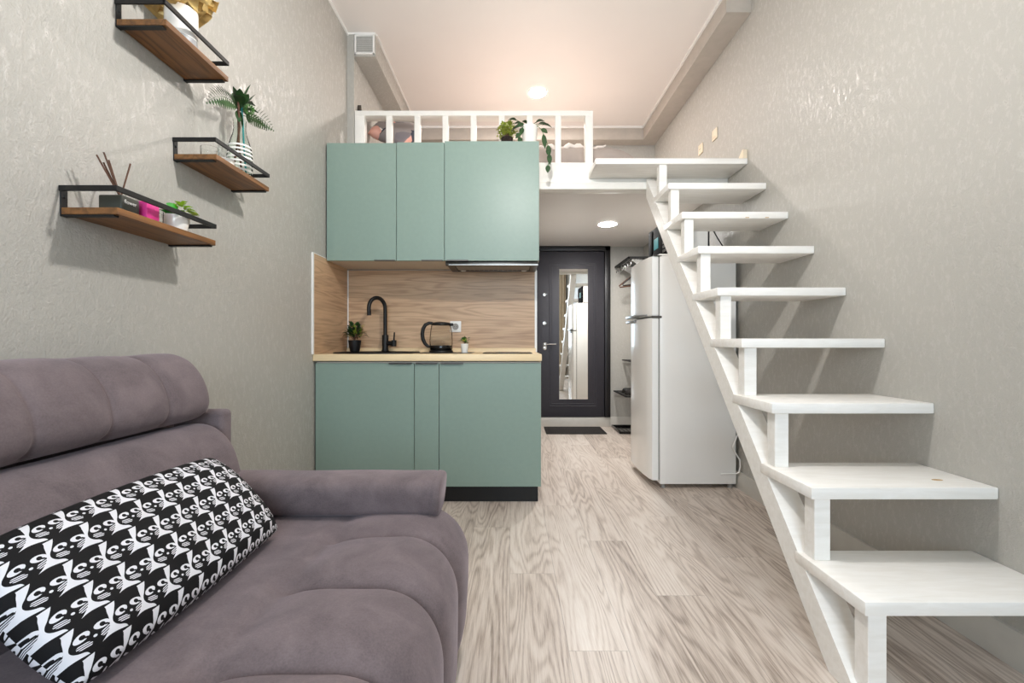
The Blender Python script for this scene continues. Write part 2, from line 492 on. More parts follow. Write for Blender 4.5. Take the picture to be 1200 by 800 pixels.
# beams and mouldings under the ceiling
b = MB(); b.prism([(1.38, ZC), (1.54, ZC), (1.54, 3.108), (1.38, 3.108)], 'y', 2.93, YLB)
b.prism([(4.776, ZC), (YLB, ZC), (YLB, 3.108), (4.776, 3.108)], 'x', -1.156, 1.381)
struct('trim_1', b, M_SOFFIT, 'grey boxed beam along the right wall and back of the loft', 'beam')
struct('trim_2', MB().box(-1.156, -1.0, 3.335, 4.776, 3.077, ZC), M_WALL, 'boxed air duct along the left side of the loft ceiling', 'duct')
b = MB()
def crown(b, p, q, dx, dy, h=.018, d=.012):
    (x0, y0), (x1, y1) = p, q
    b.box(min(x0, x1, x0+dx*d, x1+dx*d), max(x0, x1, x0+dx*d, x1+dx*d), min(y0, y1, y0+dy*d, y1+dy*d), max(y0, y1, y0+dy*d, y1+dy*d), ZC-h, ZC)
crown(b, (XL, YF), (XL, YB), 1, 0); crown(b, (1.38, 2.93), (1.38, 4.776), -1, 0); crown(b, (-1.0, 4.776), (1.38, 4.776), 0, -1)
crown(b, (-1.0, 3.34), (-1.0, 4.776), 1, 0, .012); crown(b, (-1.2, YB), (-1.0, YB), 0, -1, .012, .008); crown(b, (1.38, 2.93), (1.54, 2.93), 0, -1)
crown(b, (XR, YF), (XR, 2.93), -1, 0)
struct('trim_3', b, M_WHITEPL, 'thin white ceiling moulding along walls and beams', 'moulding')

# skirting
def skirt(name, pts, along, a, b_, label):
    struct(name, MB().prism(pts, along, a, b_), M_BASEB, label, 'skirting')
skirt('baseboard_right', [(XR, 0), (XR-.02, 0), (XR-.02, .075), (XR-.014, .09), (XR-.012, .112), (XR, .112)], 'y', YF, YD, 'grey skirting along the wall beside the stairs')
skirt('baseboard_left', [(XL, 0), (XL+.016, 0), (XL+.016, .075), (XL+.01, .108), (XL, .108)], 'y', YF, 2.70, 'grey skirting along the wall behind the sofa')
skirt('baseboard_entrance', [(YD, 0), (YD-.016, 0), (YD-.016, .09), (YD-.01, .108), (YD, .108)], 'x', 1.145, XR-.02, 'pale skirting right of the entrance door')
struct('trim_4', MB().box(.18, 1.143, YD-.035, YD, 0, .108, .004), M_BASEB, 'pale threshold step under the entrance door', 'threshold')

# ---------------------------------------------------------------- entrance door (faces the room)
fr = MB()
DX0, DX1, DZ1 = .20, 1.072, 2.036
fr.box(DX1+.004, 1.143, YD-.055, YD, .11, ZS0-.004, .006); fr.box(.182, DX0-.003, YD-.055, YD, .11, ZS0-.004, .004); fr.box(.182, 1.143, YD-.055, YD, DZ1+.004, ZS0-.004, .006)
door = struct('door_1', fr, M_DFRAME, 'dark grey entrance door with a tall mirror in it', 'door')
lf = MB(); lf.box(DX0, DX1, YD-.04, YD-.002, .112, DZ1, .004)
for (x0, x1, z0, z1, t) in ((.43, .985, .235, 1.905, .006), (.455, .96, .26, 1.88, .004)):
    for q in ((x0, x1, z0, z0+.011), (x0, x1, z1-.011, z1), (x0, x0+.011, z0, z1), (x1-.011, x1, z0, z1)):
        lf.box(q[0], q[1], YD-.04-t, YD-.036, q[2], q[3], .003, 1)
leafo = struct('door_leaf', lf, M_DOOR, parent=door)
mr = MB(); mr.box(.548, .882, YD-.0455, YD-.038, .318, 1.832, .002, 1)
part('mirror_glass', mr, M_MIRROR, door, 'tall narrow mirror let into the door')
hd = MB(); HX, HY = .385, YD-.04
hd.lathe([(0, 0), (.024, 0), (.024, .006), (.012, .010), (.010, .045), (0, .046)], (HX, HY, .955), 20, Matrix.Rotation(PI/2, 4, 'X'))
hd.tube([(HX, HY-.04, .955), (HX+.02, HY-.046, .957), (HX+.06, HY-.045, .96), (HX+.125, HY-.04, .96)], [.009, .009, .008, .007], 10)
part('door_handle', hd, M_CHROME, door, 'chrome lever handle')
for z, s in ((1.535, .021), (1.20, .024), (.915, .025)):
    q = MB(); q.lathe([(0, 0), (s, 0), (s, .007), (s*.8, .011), (s*.3, .012), (0, .012)], (HX-.005, HY, z), 20, Matrix.Rotation(PI/2, 4, 'X'))
    q.box(HX-.009, HX-.001, HY-.014, HY-.011, z-.004, z+.004)
    part('door_lock', q, M_CHROME, door)

# ---------------------------------------------------------------- lamps
def downlight(name, label, x, y, zc, mat, rad):
    t = thing(name, label, 'ceiling light', (x, y, zc))
    part('rim', MB().lathe([(rad, -.001), (rad+.012, -.001), (rad+.012, -.006), (rad+.006, -.010), (rad, -.008), (rad, -.001)], (x, y, zc), 40), M_WHITEPL, t)
    part('diffuser', MB().lathe([(0, -.0085), (rad*.9, -.0085), (rad-.0005, -.005), (rad-.0005, -.001), (0, -.001)], (x, y, zc), 40), mat, t)
downlight('recessed_ceiling_light', 'round glowing recessed light in the high ceiling above the loft railing', .232, 4.12, ZC, M_LED_L, .075)
downlight('recessed_ceiling_light', 'round glowing recessed light under the loft in front of the entrance door', .90, 4.29, ZS0, M_LED_H, .083)
# pendant lamp over the middle of the room (hangs just above the picture; its light throws the shelf and stair shadows)
PX, PY, PZ = .08, 1.43, 2.34
t = thing('pendant_lamp', 'bare bulb pendant lamp hanging over the middle of the room', 'pendant lamp', (PX, PY, ZC))
part('ceiling_rose', MB().lathe([(0, 0), (.05, 0), (.05, -.015), (.02, -.03), (0, -.03)], (PX, PY, ZC), 24), M_WHITEPL, t)
part('cord', MB().tube([(PX, PY, ZC-.02), (PX, PY, PZ+.12)], .004, 8), M_BLACK, t)
part('lamp_holder', MB().lathe([(0, .13), (.012, .13), (.022, .115), (.022, .05), (0, .05)], (PX, PY, PZ), 20), M_BLACK, t)
part('bulb', MB().lathe([(.018, .055), (.024, .042), (.045, .02), (.05, 0), (.045, -.024), (.028, -.043), (0, -.05)], (PX, PY, PZ), 24), M_BULB, t)

# ---------------------------------------------------------------- curtains at the window wall
def curtain(x0, x1, label):
    t = thing('curtain', label, 'curtain', ((x0+x1)/2, YF+.12, .02))
    m = MB(); n = int((x1-x0)*26)
    m.grid(lambda u, v: Vector((x0+(x1-x0)*u, YF+.12+.03*math.sin(u*n*1.0*PI)*(1-.3*v)+.008*math.sin(u*31), .03+(ZC-.09)*v)), n*8, 6)
    part('cloth', m, M_CURT, t)
curtain(1.02, 1.5, 'gathered beige curtain on the stair side of the window')
curtain(-1.16, -.8, 'gathered beige curtain on the sofa side of the window')
t = thing('curtain_rail', 'white curtain rail above the window', 'curtain rail', (.17, YF+.12, ZC-.06))
part('rail', MB().tube([(-1.18, YF+.12, ZC-.045), (1.52, YF+.12, ZC-.045)], .012, 10), M_WHITEPL, t)

# ================================================================ kitchen
KY = 2.77        # front of the lower doors
UY = 2.94        # front of the upper doors
LZ0, LZ1, TZ = .105, .866, .9125
def base_cabinet(x0, x1, label, hx0, hx1):
    t = thing('base_cabinet', label, 'cabinet', ((x0+x1)/2, KY+.3, LZ0), 'sage green base cabinets under the worktop')
    c = MB(); k = .016
    y0, y1 = KY+.022, YB-.01
    c.box(x0, x0+k, y0, y1, LZ0, LZ1); c.box(x1-k, x1, y0, y1, LZ0, LZ1); c.box(x0+k, x1-k, y0, y1, LZ0, LZ0+k); c.box(x0+k, x1-k, y1-k, y1, LZ0+k, LZ1)
    c.box(x0+k, x1-k, y0, y0+.08, LZ1-k, LZ1)
    part('carcass', c, M_CARC, t)
    d = part('door', MB().box(x0+.0018, x1-.0018, KY, KY+.019, LZ0+.002, LZ1-.008, .0012, 1), M_SAGE, t)
    h = MB(); h.box(hx0, hx1, KY-.012, KY+.010, LZ1-.008, LZ1-.0055, .0006, 1); h.box(hx0, hx1, KY-.012, KY-.010, LZ1-.0135, LZ1-.006, .0006, 1)
    part('handle', h, M_STEELD, d, 'slim metal edge pull')
px = lambda v, Y: (v-600)*Y/533.33
B0, B1, B2, B3 = -1.1985, px(485.6, KY), px(514.6, KY), px(634.3, KY)
base_cabinet(B0, B1, 'wide green base cabinet under the sink, against the left wall', px(456, KY), px(483, KY))
base_cabinet(B1, B2, 'narrow green filler cabinet between the two wide base cabinets', px(487.5, KY), px(513, KY))
base_cabinet(B2, B3, 'wide green base cabinet at the right end under the hob', px(516.5, KY), px(543, KY))
single('plinth', MB().box(B0, px(630.5, KY+.04), KY+.045, KY+.062, .002, .102, .001, 1), M_BLACK, 'black recessed plinth board under the green base cabinets', 'plinth')

# worktop
t = thing('worktop', 'pale maple worktop running across the green base cabinets', 'worktop', (-.5, 3.0, .872))
part('top_board', MB().box(-1.2055, px(635, 2.75), 2.752, YB-.012, .872, TZ, .002, 2), M_TOP, t)
u = MB(); u.prism([(YB-.0145, TZ), (YB-.034, TZ), (YB-.032, TZ+.014), (YB-.020, TZ+.030), (YB-.0145, TZ+.030)], 'x', -1.198, px(627.5, YB))
part('upstand', u, M_TOP, t)
# splashbacks
t = thing('splashback_panel', 'wide oak grained splashback panel between worktop and wall cabinets', 'splashback', (-.5, YB, TZ))
part('panel', MB().box(-1.197, px(626.5, YB), YB-.009, YB-.001, TZ+.001, 1.508), M_SPLASH, t)
part('edge_trim', MB().box(px(626.6, YB), px(629.2, YB), YB-.0118, YB-.001, TZ+.001, 1.508), M_WHITEPL, t, 'white edge strip')
part('edge_trim', MB().box(-1.1985, -1.192, YB-.014, YB-.0095, TZ+.032, 1.508), M_WHITEPL, t, 'white edge strip')
t = thing('splashback_panel', 'narrow oak grained splashback panel on the left side wall', 'splashback', (XL, 3.0, TZ))
M_SPLASH2 = wood('oak splashback laminate side', srgb(136, 102, 74), srgb(222, 188, 152), 1, **SPL)
part('panel', MB().box(XL+.0005, XL+.0075, 2.755, YB-.0145, TZ+.001, 1.524), M_SPLASH2, t)
part('edge_trim', MB().box(XL+.0005, XL+.010, 2.738, 2.754, TZ+.001, 1.528), M_WHITEPL, t, 'white edge strip')
part('edge_trim', MB().box(XL+.0005, XL+.008, 2.755, UY-.002, 1.5245, 1.5285), M_WHITEPL, t, 'white edge strip')
# outlet
def socket(loc, M, label, mat=M_WHITEPL, switch=False):
    t = thing('light_switch' if switch else 'power_socket', label, 'switch' if switch else 'socket', loc)
    T = Matrix.Translation(loc) @ M
    part('plate', MB().box(-.0405, .0405, 0, .010, -.0405, .0405, .004, 2, T), mat, t)
    if switch: part('rocker', MB().box(-.027, .027, .009, .014, -.027, .027, .003, 2, T), mat, t)
    else:
        w = MB(); w.lathe([(.021, .0105), (.023, .0115), (.021, .0125), (.019, .0105), (.019, .0104), (0, .0104)], (0, 0, 0), 24, Matrix.Rotation(-PI/2, 4, 'X'))
        bmesh.ops.transform(w.bm, matrix=T, verts=w.bm.verts); part('well', w, M_SWITCH if mat is M_SWITCH else M_GASKET, t)
        w = MB(); w.box(-.011, -.007, .0104, .013, -.002, .002, 0, 1, T); w.box(.007, .011, .0104, .013, -.002, .002, 0, 1, T); part('contact', w, M_BLACK, t)
socket((px(534, YB-.01), YB-.0095, 1.098), Matrix.Rotation(PI, 4, 'Z'), 'white power socket on the oak splashback behind the kettle')
RM = Matrix.Rotation(PI/2, 4, 'Z')
socket((XR-.0005, 3.70, 2.553), RM, 'cream power socket on the right wall just above the top stair landing', M_SWITCH)
socket((XR-.0005, 3.445, 2.556), RM, 'cream light switch on the right wall, beside the socket', M_SWITCH, True)

# wall cabinets
UZ0, UZ1 = 1.512, 2.272
def wall_cabinet(x0, x1, z1, label, hx0, hx1):
    t = thing('wall_cabinet', label, 'cabinet', ((x0+x1)/2, UY+.2, UZ0), 'sage green wall cabinets above the worktop')
    c = MB(); k = .016; y0, y1 = UY+.021, YB-.002
    c.box(x0, x0+k, y0, y1, UZ0+.003, z1-.004); c.box(x1-k, x1, y0, y1, UZ0+.003, z1-.004)
    c.box(x0+k, x1-k, y0, y1, UZ0+.003, UZ0+.003+k); c.box(x0+k, x1-k, y0, y1, z1-.004-k, z1-.004); c.box(x0+k, x1-k, y1-.006, y1, UZ0+.02, z1-.02)
    part('carcass', c, M_CARC, t)
    d = part('door', MB().box(x0+.0016, x1-.0016, UY, UY+.019, UZ0, z1, .0012, 1), M_SAGE, t)
    h = MB(); h.box(hx0, hx1, UY-.011, UY+.010, UZ0-.0032, UZ0-.0008, .0006, 1); h.box(hx0, hx1, UY-.0125, UY-.0105, UZ0-.003, UZ0+.004, .0006, 1)
    part('handle', h, M_STEELD, d, 'slim metal edge pull')
U0, U1, U2, U3 = -1.1985, px(464.6, UY), px(520.8, UY), px(632, UY)
wall_cabinet(U0, U1, 2.272, 'green wall cabinet against the left wall above the sink', px(439, UY), px(463.5, UY))
wall_cabinet(U1, U2, 2.276, 'narrowest green wall cabinet, between the two wider ones', px(494, UY), px(519, UY))
wall_cabinet(U2, U3, 2.284, 'widest green wall cabinet at the right end over the cooker hood', px(523.5, UY), px(549, UY))

# cooker hood under the right cabinet
hx0, hx1 = U2+.004, U3-.006
t = thing('range_hood', 'slim steel cooker hood under the widest wall cabinet', 'cooker hood', ((hx0+hx1)/2, 3.12, 1.49))
h = MB(); h.box(hx0, hx1, UY+.022, UY+.05, 1.484, 1.512, .003); h.box(hx0, hx1, YB-.05, YB-.015, 1.496, 1.512, .002)
h.box(hx0, hx0+.045, UY+.05, YB-.05, 1.496, 1.512); h.box(hx1-.045, hx1, UY+.05, YB-.05, 1.496, 1.512); h.box(hx0+.04, hx1-.04, UY+.05, YB-.05, 1.507, 1.512)
part('housing', h, M_STEELD, t)
f = MB(); f.box(hx0+.05, hx1-.05, UY+.06, YB-.07, 1.500, 1.5065)
for k in range(15):
    a = hx0+.06+k*(hx1-hx0-.13)/14; f.box(a, a+.008, UY+.065, YB-.075, 1.497, 1.501)
part('grease_filter', f, M_STEEL, t)
part('front_strip', MB().box(hx0+.02, hx1, UY+.0195, UY+.0218, 1.486, 1.492, .0008, 1), M_STEEL, t)
for a in (hx0+.085, hx1-.085):
    part('lamp_lens', MB().lathe([(0, -.004), (.016, -.004), (.02, 0), (0, 0)], (a, YB-.1+.03, 1.4965), 20), M_WHITEPL, t)

# sink, tap
SX, SY = -.895, 3.04
t = thing('kitchen_sink', 'round edged black sink set into the worktop', 'sink', (SX, SY, TZ))
def oval(r_scale, z):
    return [(SX+.272*r_scale*math.copysign(abs(math.cos(a))**.75, math.cos(a)), SY+.235*r_scale*math.copysign(abs(math.sin(a))**.75, math.sin(a)), z) for a in [2*PI*k/56 for k in range(56)]]
s = MB()
rings = [[s.bm.verts.new(p) for p in oval(q, z)] for q, z in ((1.0, TZ+.0005), (.995, TZ+.006), (.97, TZ+.0085), (.86, TZ+.0075), (.83, TZ+.003), (.80, TZ+.0006))]
for a, b in zip(rings, rings[1:]):
    for k in range(56): s.bm.faces.new((a[k], a[(k+1) % 56], b[(k+1) % 56], b[k]))
s.bm.faces.new(rings[-1])
part('basin', s, M_BLACK, t)
part('drain', MB().lathe([(0, .004), (.025, .004), (.032, .002), (.034, .0008)], (SX+.05, SY-.02, TZ), 24), M_STEELD, t)
FX, FY = px(451.5, 3.225), 3.225
t = thing('kitchen_tap', 'tall matt black swan neck tap at the back of the sink', 'tap', (FX, FY, TZ+.008))
part('column', MB().lathe([(0, 0), (.026, 0), (.026, .006), (.0225, .010), (.0225, .112), (.020, .116), (0, .116)], (FX, FY, TZ+.008), 28), M_BLACK, t)
pts = [(FX, FY, TZ+.11), (FX, FY, 1.05), (FX, FY, 1.18)]
dx, dy = -.085, -.10
for k in range(1, 15):
    a = PI*k/14*1.08
    q = (1-math.cos(a))/2
    pts.append((FX+dx*q, FY+dy*q, 1.22+.075*math.sin(a) if a <= PI else 1.22-.05*(a-PI)*4))
pts.append((pts[-1][0], pts[-1][1], 1.172))
part('spout', MB().tube(pts, .0135, 16), M_BLACK, t)
l = MB(); l.tube([(FX, FY, .977), (FX+.062, FY-.012, .977)], .0165, 16); l.tube([(FX+.064, FY-.012, .955), (FX+.064, FY-.012, .999)], .018, 16)
l.tube([(FX+.064, FY-.013, .99), (FX+.070, FY-.020, 1.055)], [.006, .005], 10)
part('lever', l, M_BLACK, t)

# hob
t = thing('ceramic_hob', 'black glass hob lying flush in the right end of the worktop', 'hob', (-.03, 3.05, TZ))
part('glass_plate', MB().box(-.185, .128, 2.86, 3.26, TZ+.0006, TZ+.006, .002, 2), M_BLACKGL, t)
for y in (2.97, 3.15):
    part('cooking_zone', MB().lathe([(.078, .0062), (.08, .0065), (.082, .0062)], (-.03, y, TZ), 40), M_STEELD, t)
part('drying_mat', MB().box(-.62, -.262, 2.93, 3.19, TZ+.0006, TZ+.0035, .0012, 1), M_STEELD, thing('drying_mat', 'flat grey mat under the kettle on the worktop', 'mat', (-.44, 3.06, TZ)))

# kettle
EX, EY, EZ = px(517, 3.1), 3.1, TZ+.0036
t = thing('electric_kettle', 'glass kettle with black handle, lid and base on the worktop', 'kettle', (EX, EY, EZ))
part('power_base', MB().lathe([(0, 0), (.079, 0), (.081, .004), (.078, .012), (.07, .016), (0, .016)], (EX, EY, EZ), 40), M_BLACK, t)
part('heater_band', MB().lathe([(.0, .017), (.074, .017), (.077, .022), (.077, .045), (.076, .047), (0, .047)], (EX, EY, EZ), 40), M_BLACKGL, t)
gp = [(.0762, .0472), (.0775, .06), (.078, .085), (.0755, .12), (.071, .155), (.066, .182), (.064, .190)]
part('glass_body', MB().lathe(gp+[(r-.0025, z) for r, z in gp[::-1]], (EX, EY, EZ), 48), M_GLASS, t)
part('water', MB().lathe([(0, .048), (.0735, .048), (.0748, .06), (.0752, .085), (.0738, .107), (0, .107)], (EX, EY, EZ), 40), M_WATER, t)
l2 = MB().lathe([(0, .207), (.03, .206), (.055, .202), (.066, .195), (.0675, .188), (.0645, .184), (0, .186)], (EX, EY, EZ), 40)
T = Matrix.Translation((EX, EY, EZ)) @ Matrix.Rotation(R(8), 4, 'Z')
l2.box(.05, .083, -.017, .017, .180, .199, .006, 2, T)
part('lid', l2, M_BLACK, t)
HM = Matrix.Translation((EX, EY, EZ)) @ Matrix.Rotation(R(188), 4, 'Z')
hp = [HM @ Vector(q) for q in ((.055, 0, .196), (.08, 0, .199), (.105, 0, .187), (.121, 0, .16), (.126, 0, .125), (.122, 0, .09), (.108, 0, .06), (.09, 0, .042), (.07, 0, .036))]
part('handle', MB().tube(hp, [.010, .011, .0125, .013, .013, .013, .012, .010, .008], 12), M_BLACK, t)

# ================================================================ plants
def rnd(a, b): return random.uniform(a, b)
def shrub(t, c, h, r, n, mat, L=.03, W=.014, name='foliage', stem_mat=None, flat=.9):
    m = MB(); st = MB()
    for k in range(n):
        a = rnd(0, 2*PI); e = rnd(.05, 1.0)**.8
        d = Vector((math.cos(a)*(1-e*.55), math.sin(a)*(1-e*.55), .25+e*1.0)).normalized()
        q = rnd(.35, 1)
        p = Vector(c) + Vector((d.x*r*q*flat, d.y*r*q*flat, d.z*h*q))
        ld = (d + Vector((rnd(-.6, .6), rnd(-.6, .6), rnd(-.4, .5)))).normalized()
        m.leaf(p, ld, L*rnd(.7, 1.25), W*rnd(.8, 1.2), droop=rnd(0, .5), n=3)
        if k % 6 == 0: st.tube([c, Vector(c)+(p-Vector(c))*.5+Vector((0, 0, .004)), p], [.0018, .0013, .0008], 5)
    f = part(name, m, mat, t, angle=60)
    part('stem', st, stem_mat or M_BROWNST, t)
    return f
def pot(t, c, r0, r1, h, mat, soil=True, seg=32, name='pot'):
    part(name, MB().lathe([(0, 0), (r0*.96, 0), (r0, .004), (r1, h-.004), (r1, h), (r1*.93, h), (r1*.9, h-.008), (0, h-.010)], c, seg), mat, t)
    if soil: part('soil', MB().lathe([(0, h-.006), (r1*.6, h-.006), (r1*.9, h-.0085)], c, seg), M_SOIL, t)

c = (px(417.5, 3.2), 3.17, TZ+.009)
t = thing('potted_plant', 'small bushy plant in a square shouldered black pot beside the tap', 'potted plant', c)
pot(t, c, .033, .044, .078, M_BLACK)
shrub(t, (c[0], c[1], c[2]+.072), .125, .066, 110, M_GREEN, .045, .019)
shrub(t, (c[0]+.02, c[1], c[2]+.085), .09, .075, 30, M_YELG, .045, .016, 'variegated_leaves')
c = (px(544.5, 3.02), 3.02, TZ+.001)
t = thing('potted_plant', 'tiny white pot with pale yellow flower beside the kettle', 'potted plant', c)
pot(t, c, .020, .0265, .062, M_CERAM)
shrub(t, (c[0], c[1], c[2]+.055), .045, .035, 26, M_GREEN2, .035, .016)
m = MB()
for k in range(12):
    a = 2*PI*k/12; m.leaf((c[0], c[1]-.006, c[2]+.078), (math.cos(a), -.5+math.sin(a)*.3, .7+math.sin(a)*.6), .026, .014, droop=.1, n=3)
part('flower', m, M_PALEY, t, angle=60)

# on top of the wall cabinets
c = (px(594.0, 3.1), 3.13, 2.281)
t = thing('potted_plant', 'round yellow green shrub in a dark pot on top of the widest wall cabinet', 'potted plant', c)
pot(t, c, .034, .041, .104, M_SOIL)
shrub(t, (c[0], c[1], c[2]+.092), .122, .080, 420, M_YELG, .024, .013)
c = (px(620.5, 3.08), 3.08, 2.281)
t = thing('potted_plant', 'trailing plant in a ribbed white pot on the corner of the widest wall cabinet', 'potted plant', c)
H = .160
prof = [(0, 0), (.036, 0), (.04, .005)]
for k in range(12):
    z = .012+k*(H-.02)/12; prof.append((.041+.012*min(1, z/H*1.2)+(.0012 if k % 2 else 0), z))
prof += [(.055, H-.004), (.055, H), (.051, H), (.05, H-.008), (0, H-.01)]
part('pot', MB().lathe(prof, c, 36), M_CERAM, t)
m = MB(); st = MB()
top = Vector((c[0], c[1], c[2]+H))
for (a, e, L, s) in ((200, .35, .07, .1), (185, .05, .075, .05), (160, .5, .06, .06), (215, .8, .05, .03), (20, .4, .085, .06), (-10, .65, .075, .05), (5, .15, .07, .085), (100, .9, .06, .02), (75, .6, .05, .03), (190, -.2, .06, .075)):
    d = Vector((math.cos(R(a)), math.sin(R(a))*.6-.15, e)).normalized()
    p = top + Vector((d.x*s, d.y*s, max(-.03, d.z*s*.8)))
    m.leaf(p, d, L, .036, droop=.5, n=5); st.tube([top-Vector((0, 0, .01)), p+Vector((0, 0, .006)), p], .0017, 5)
vine = [top, top+Vector((.035, -.02, .012)), top+Vector((.075, -.035, -.03)), top+Vector((.108, -.045, -.10)), top+Vector((.128, -.05, -.17)), top+Vector((.128, -.05, -.25)), top+Vector((.118, -.05, -.295))]
st.tube(vine, .0019, 6)
for (k, a, L, dz) in ((2, -30, .055, -.3), (2.5, -75, .095, -1.2), (3.6, -70, .075, -1.3), (4.4, -80, .07, -1.2), (4.0, 240, .04, -.8), (5.6, -100, .05, -1.2)):
    i = int(k); p = vine[i].lerp(vine[min(i+1, 6)], k-i)
    m.leaf(p, (math.cos(R(a))*.5, -.15, dz), L, .034, up=(0, -1, .2), droop=.1, n=5)
left = [top, top+Vector((-.035, -.03, .005)), top+Vector((-.058, -.045, -.05)), top+Vector((-.066, -.05, -.10))]
st.tube(left, .0018, 6)
for (k, a, L, dz) in ((1, 190, .06, -.2), (1.5, 250, .05, -1), (2.3, 200, .045, -.8), (2.8, 265, .04, -1.4)):
    i = int(k); p = left[i].lerp(left[min(i+1, 3)], k-i)
    m.leaf(p, (math.cos(R(a)), -.2, dz), L, .034, up=(0, -1, .3), droop=.2, n=5)
part('foliage', m, M_GREEN, t, angle=60); part('stem', st, M_GREEN2, t)

# ================================================================ loft front and railing
struct('trim_5', MB().box(.182, XR-.001, 3.245, YB-.001, ZS0-.03, ZS1+.001, .003), M_WHITE, 'white fascia board along the front edge of the loft', 'fascia')
struct('trim_6', MB().box(.182, .966, 3.222, 3.2445, ZS0-.032, ZS0+.02, .004), M_WHITE, 'slim white strip along the bottom of the loft fascia', 'strip')
RY = 3.335
t = thing('loft_railing', 'white wooden railing with square balusters along the loft edge', 'railing', (-.3, RY+.05, ZS1))
rx = lambda v: (v-600)*RY/533.33
part('top_rail', MB().box(rx(415.5), rx(695), RY, RY+.095, 2.645, 2.682, .003), M_WHITE, t)
part('bottom_rail', MB().box(rx(415.5), rx(695), RY, RY+.05, ZS1+.001, 2.302, .003), M_WHITE, t)
for a, b in ((415.5, 427), (686, 695)):
    part('end_post', MB().box(rx(a), rx(b), RY+.001, RY+.06, ZS1+.002, 2.66, .003), M_WHITE, t)
for a in (452.3, 485.4, 518.4, 551.4, 584.6, 617.3, 650.7):
    part('baluster', MB().box(rx(a), rx(a+6.9), RY+.002, RY+.045, 2.30, 2.648, .003), M_WHITE, t)

# ================================================================ stairs
t = thing('loft_stairs', 'white open wooden stairs with nine treads climbing along the wall to the loft', 'stairs', (1.25, 2.1, 0))
zu = lambda y: .480+1.082*(y-1.687)
zl = lambda y: zu(y)-.131
yt = 3.219
part('stringer', MB().prism([(1.2436, 0), (1.3645, 0), (yt, zl(yt)), (yt, zu(yt)), (yt-.05, zu(yt-.05))], 'x', .9495, 1.038), M_STAIR, t)
TH = .038
tread_y = lambda k: 1.22+.219*k
tread_z = lambda k: .291+.237*k
for k in range(9):
    y, z = tread_y(k), tread_z(k)
    if k == 0: part('tread', MB().box(.947, XR-.001, y, y+.305, z-TH, z, .0035, 2), M_STAIR, t)
    elif k < 8: part('tread', MB().box(.947, XR-.001, y, y+.30, z-TH, z, .0035, 2), M_STAIR, t)
    else: part('landing_tread', MB().box(.546, XR-.001, y, 3.2435, z-TH, z, .0035, 2), M_STAIR, t, 'wide top tread')
    zb = 0.001 if k == 0 else tread_z(k-1)
    part('post', MB().box(.966, 1.017, y+.014, y+.065, zb, z-TH+.0005, .002, 1), M_STAIR, t)
# small cream wedge at the end of the landing
w = MB(); w.prism([(2.975, 2.188), (3.06, 2.188), (2.99, 2.245), (2.975, 2.245)], 'x', XR-.03, XR-.002)
single('corner_wedge', w, M_SWITCH, 'small cream wooden wedge on the wall end of the top stair landing', 'wedge')
w = MB(); w.lathe([(0, .0004), (.011, .0004), (.012, 0)], (1.42, 1.52, tread_z(1)), 18, Matrix.Diagonal((1.5, .8, 1, 1)))
part('wood_knot', w, plain('bare knot', srgb(196, 162, 112), .6, var=.2), t, 'tan wood knot')
for (k, x) in ((6, 1.31), (6, 1.42)):
    w = MB(); w.box(x-.012, x+.012, tread_y(k)-.0004, tread_y(k)+.002, tread_z(k)-TH+.002, tread_z(k)-TH+.009, .002, 1)
    part('wood_knot', w, MATS['bare knot'], t, 'tan wood knot')

# ================================================================ loft bed and what is on it
t = thing('loft_mattress', 'mattress under a rumpled taupe sheet on the loft floor', 'mattress', (-.1, 4.1, ZS1))
m = MB()
def mat_f(u, v):
    # cross-section round the mattress from the front bottom over the top
    y0, y1, z0, z1 = 3.49, 4.74, ZS1+.006, 2.475
    per = v*(z1-z0+.16)
    x = -1.13+2.09*u
    edge = min(1, (1-u)*9)
    top = z1+.018*mnoise.noise((x*3, v*6, 1.7))+.012*mnoise.noise((x*11, v*3, 4.1))
    r = (1-math.sqrt(max(0, 1-(1-edge)**2)))
    top -= r*.10
    if v < .5: return Vector((x-.02*r, y0-.012*math.sin(v*2*PI)+.014*mnoise.noise((x*14, v*4, .3)), z0+(top-z0)*v*2))
    return Vector((x-.02*r, y0+(y1-y0)*(v-.5)*2, top+.02*math.sin((v-.5)*2*PI)))
m.grid(mat_f, 130, 20)
part('sheet', m, M_SHEET, t, angle=80)
m = MB()
m.tube([(.20+.52*k/26, 3.505+.012*math.sin(k*.9), 2.484+.010*math.sin(k*.55)+.008*math.sin(k*1.7)) for k in range(27)], [.004+.019*math.sin(PI*(k+.5)/27)*(.75+.25*math.sin(k*1.3)) for k in range(27)], 10)
part('folded_edge', m, M_SHEETW, t, 'white fold of bedding', angle=80)

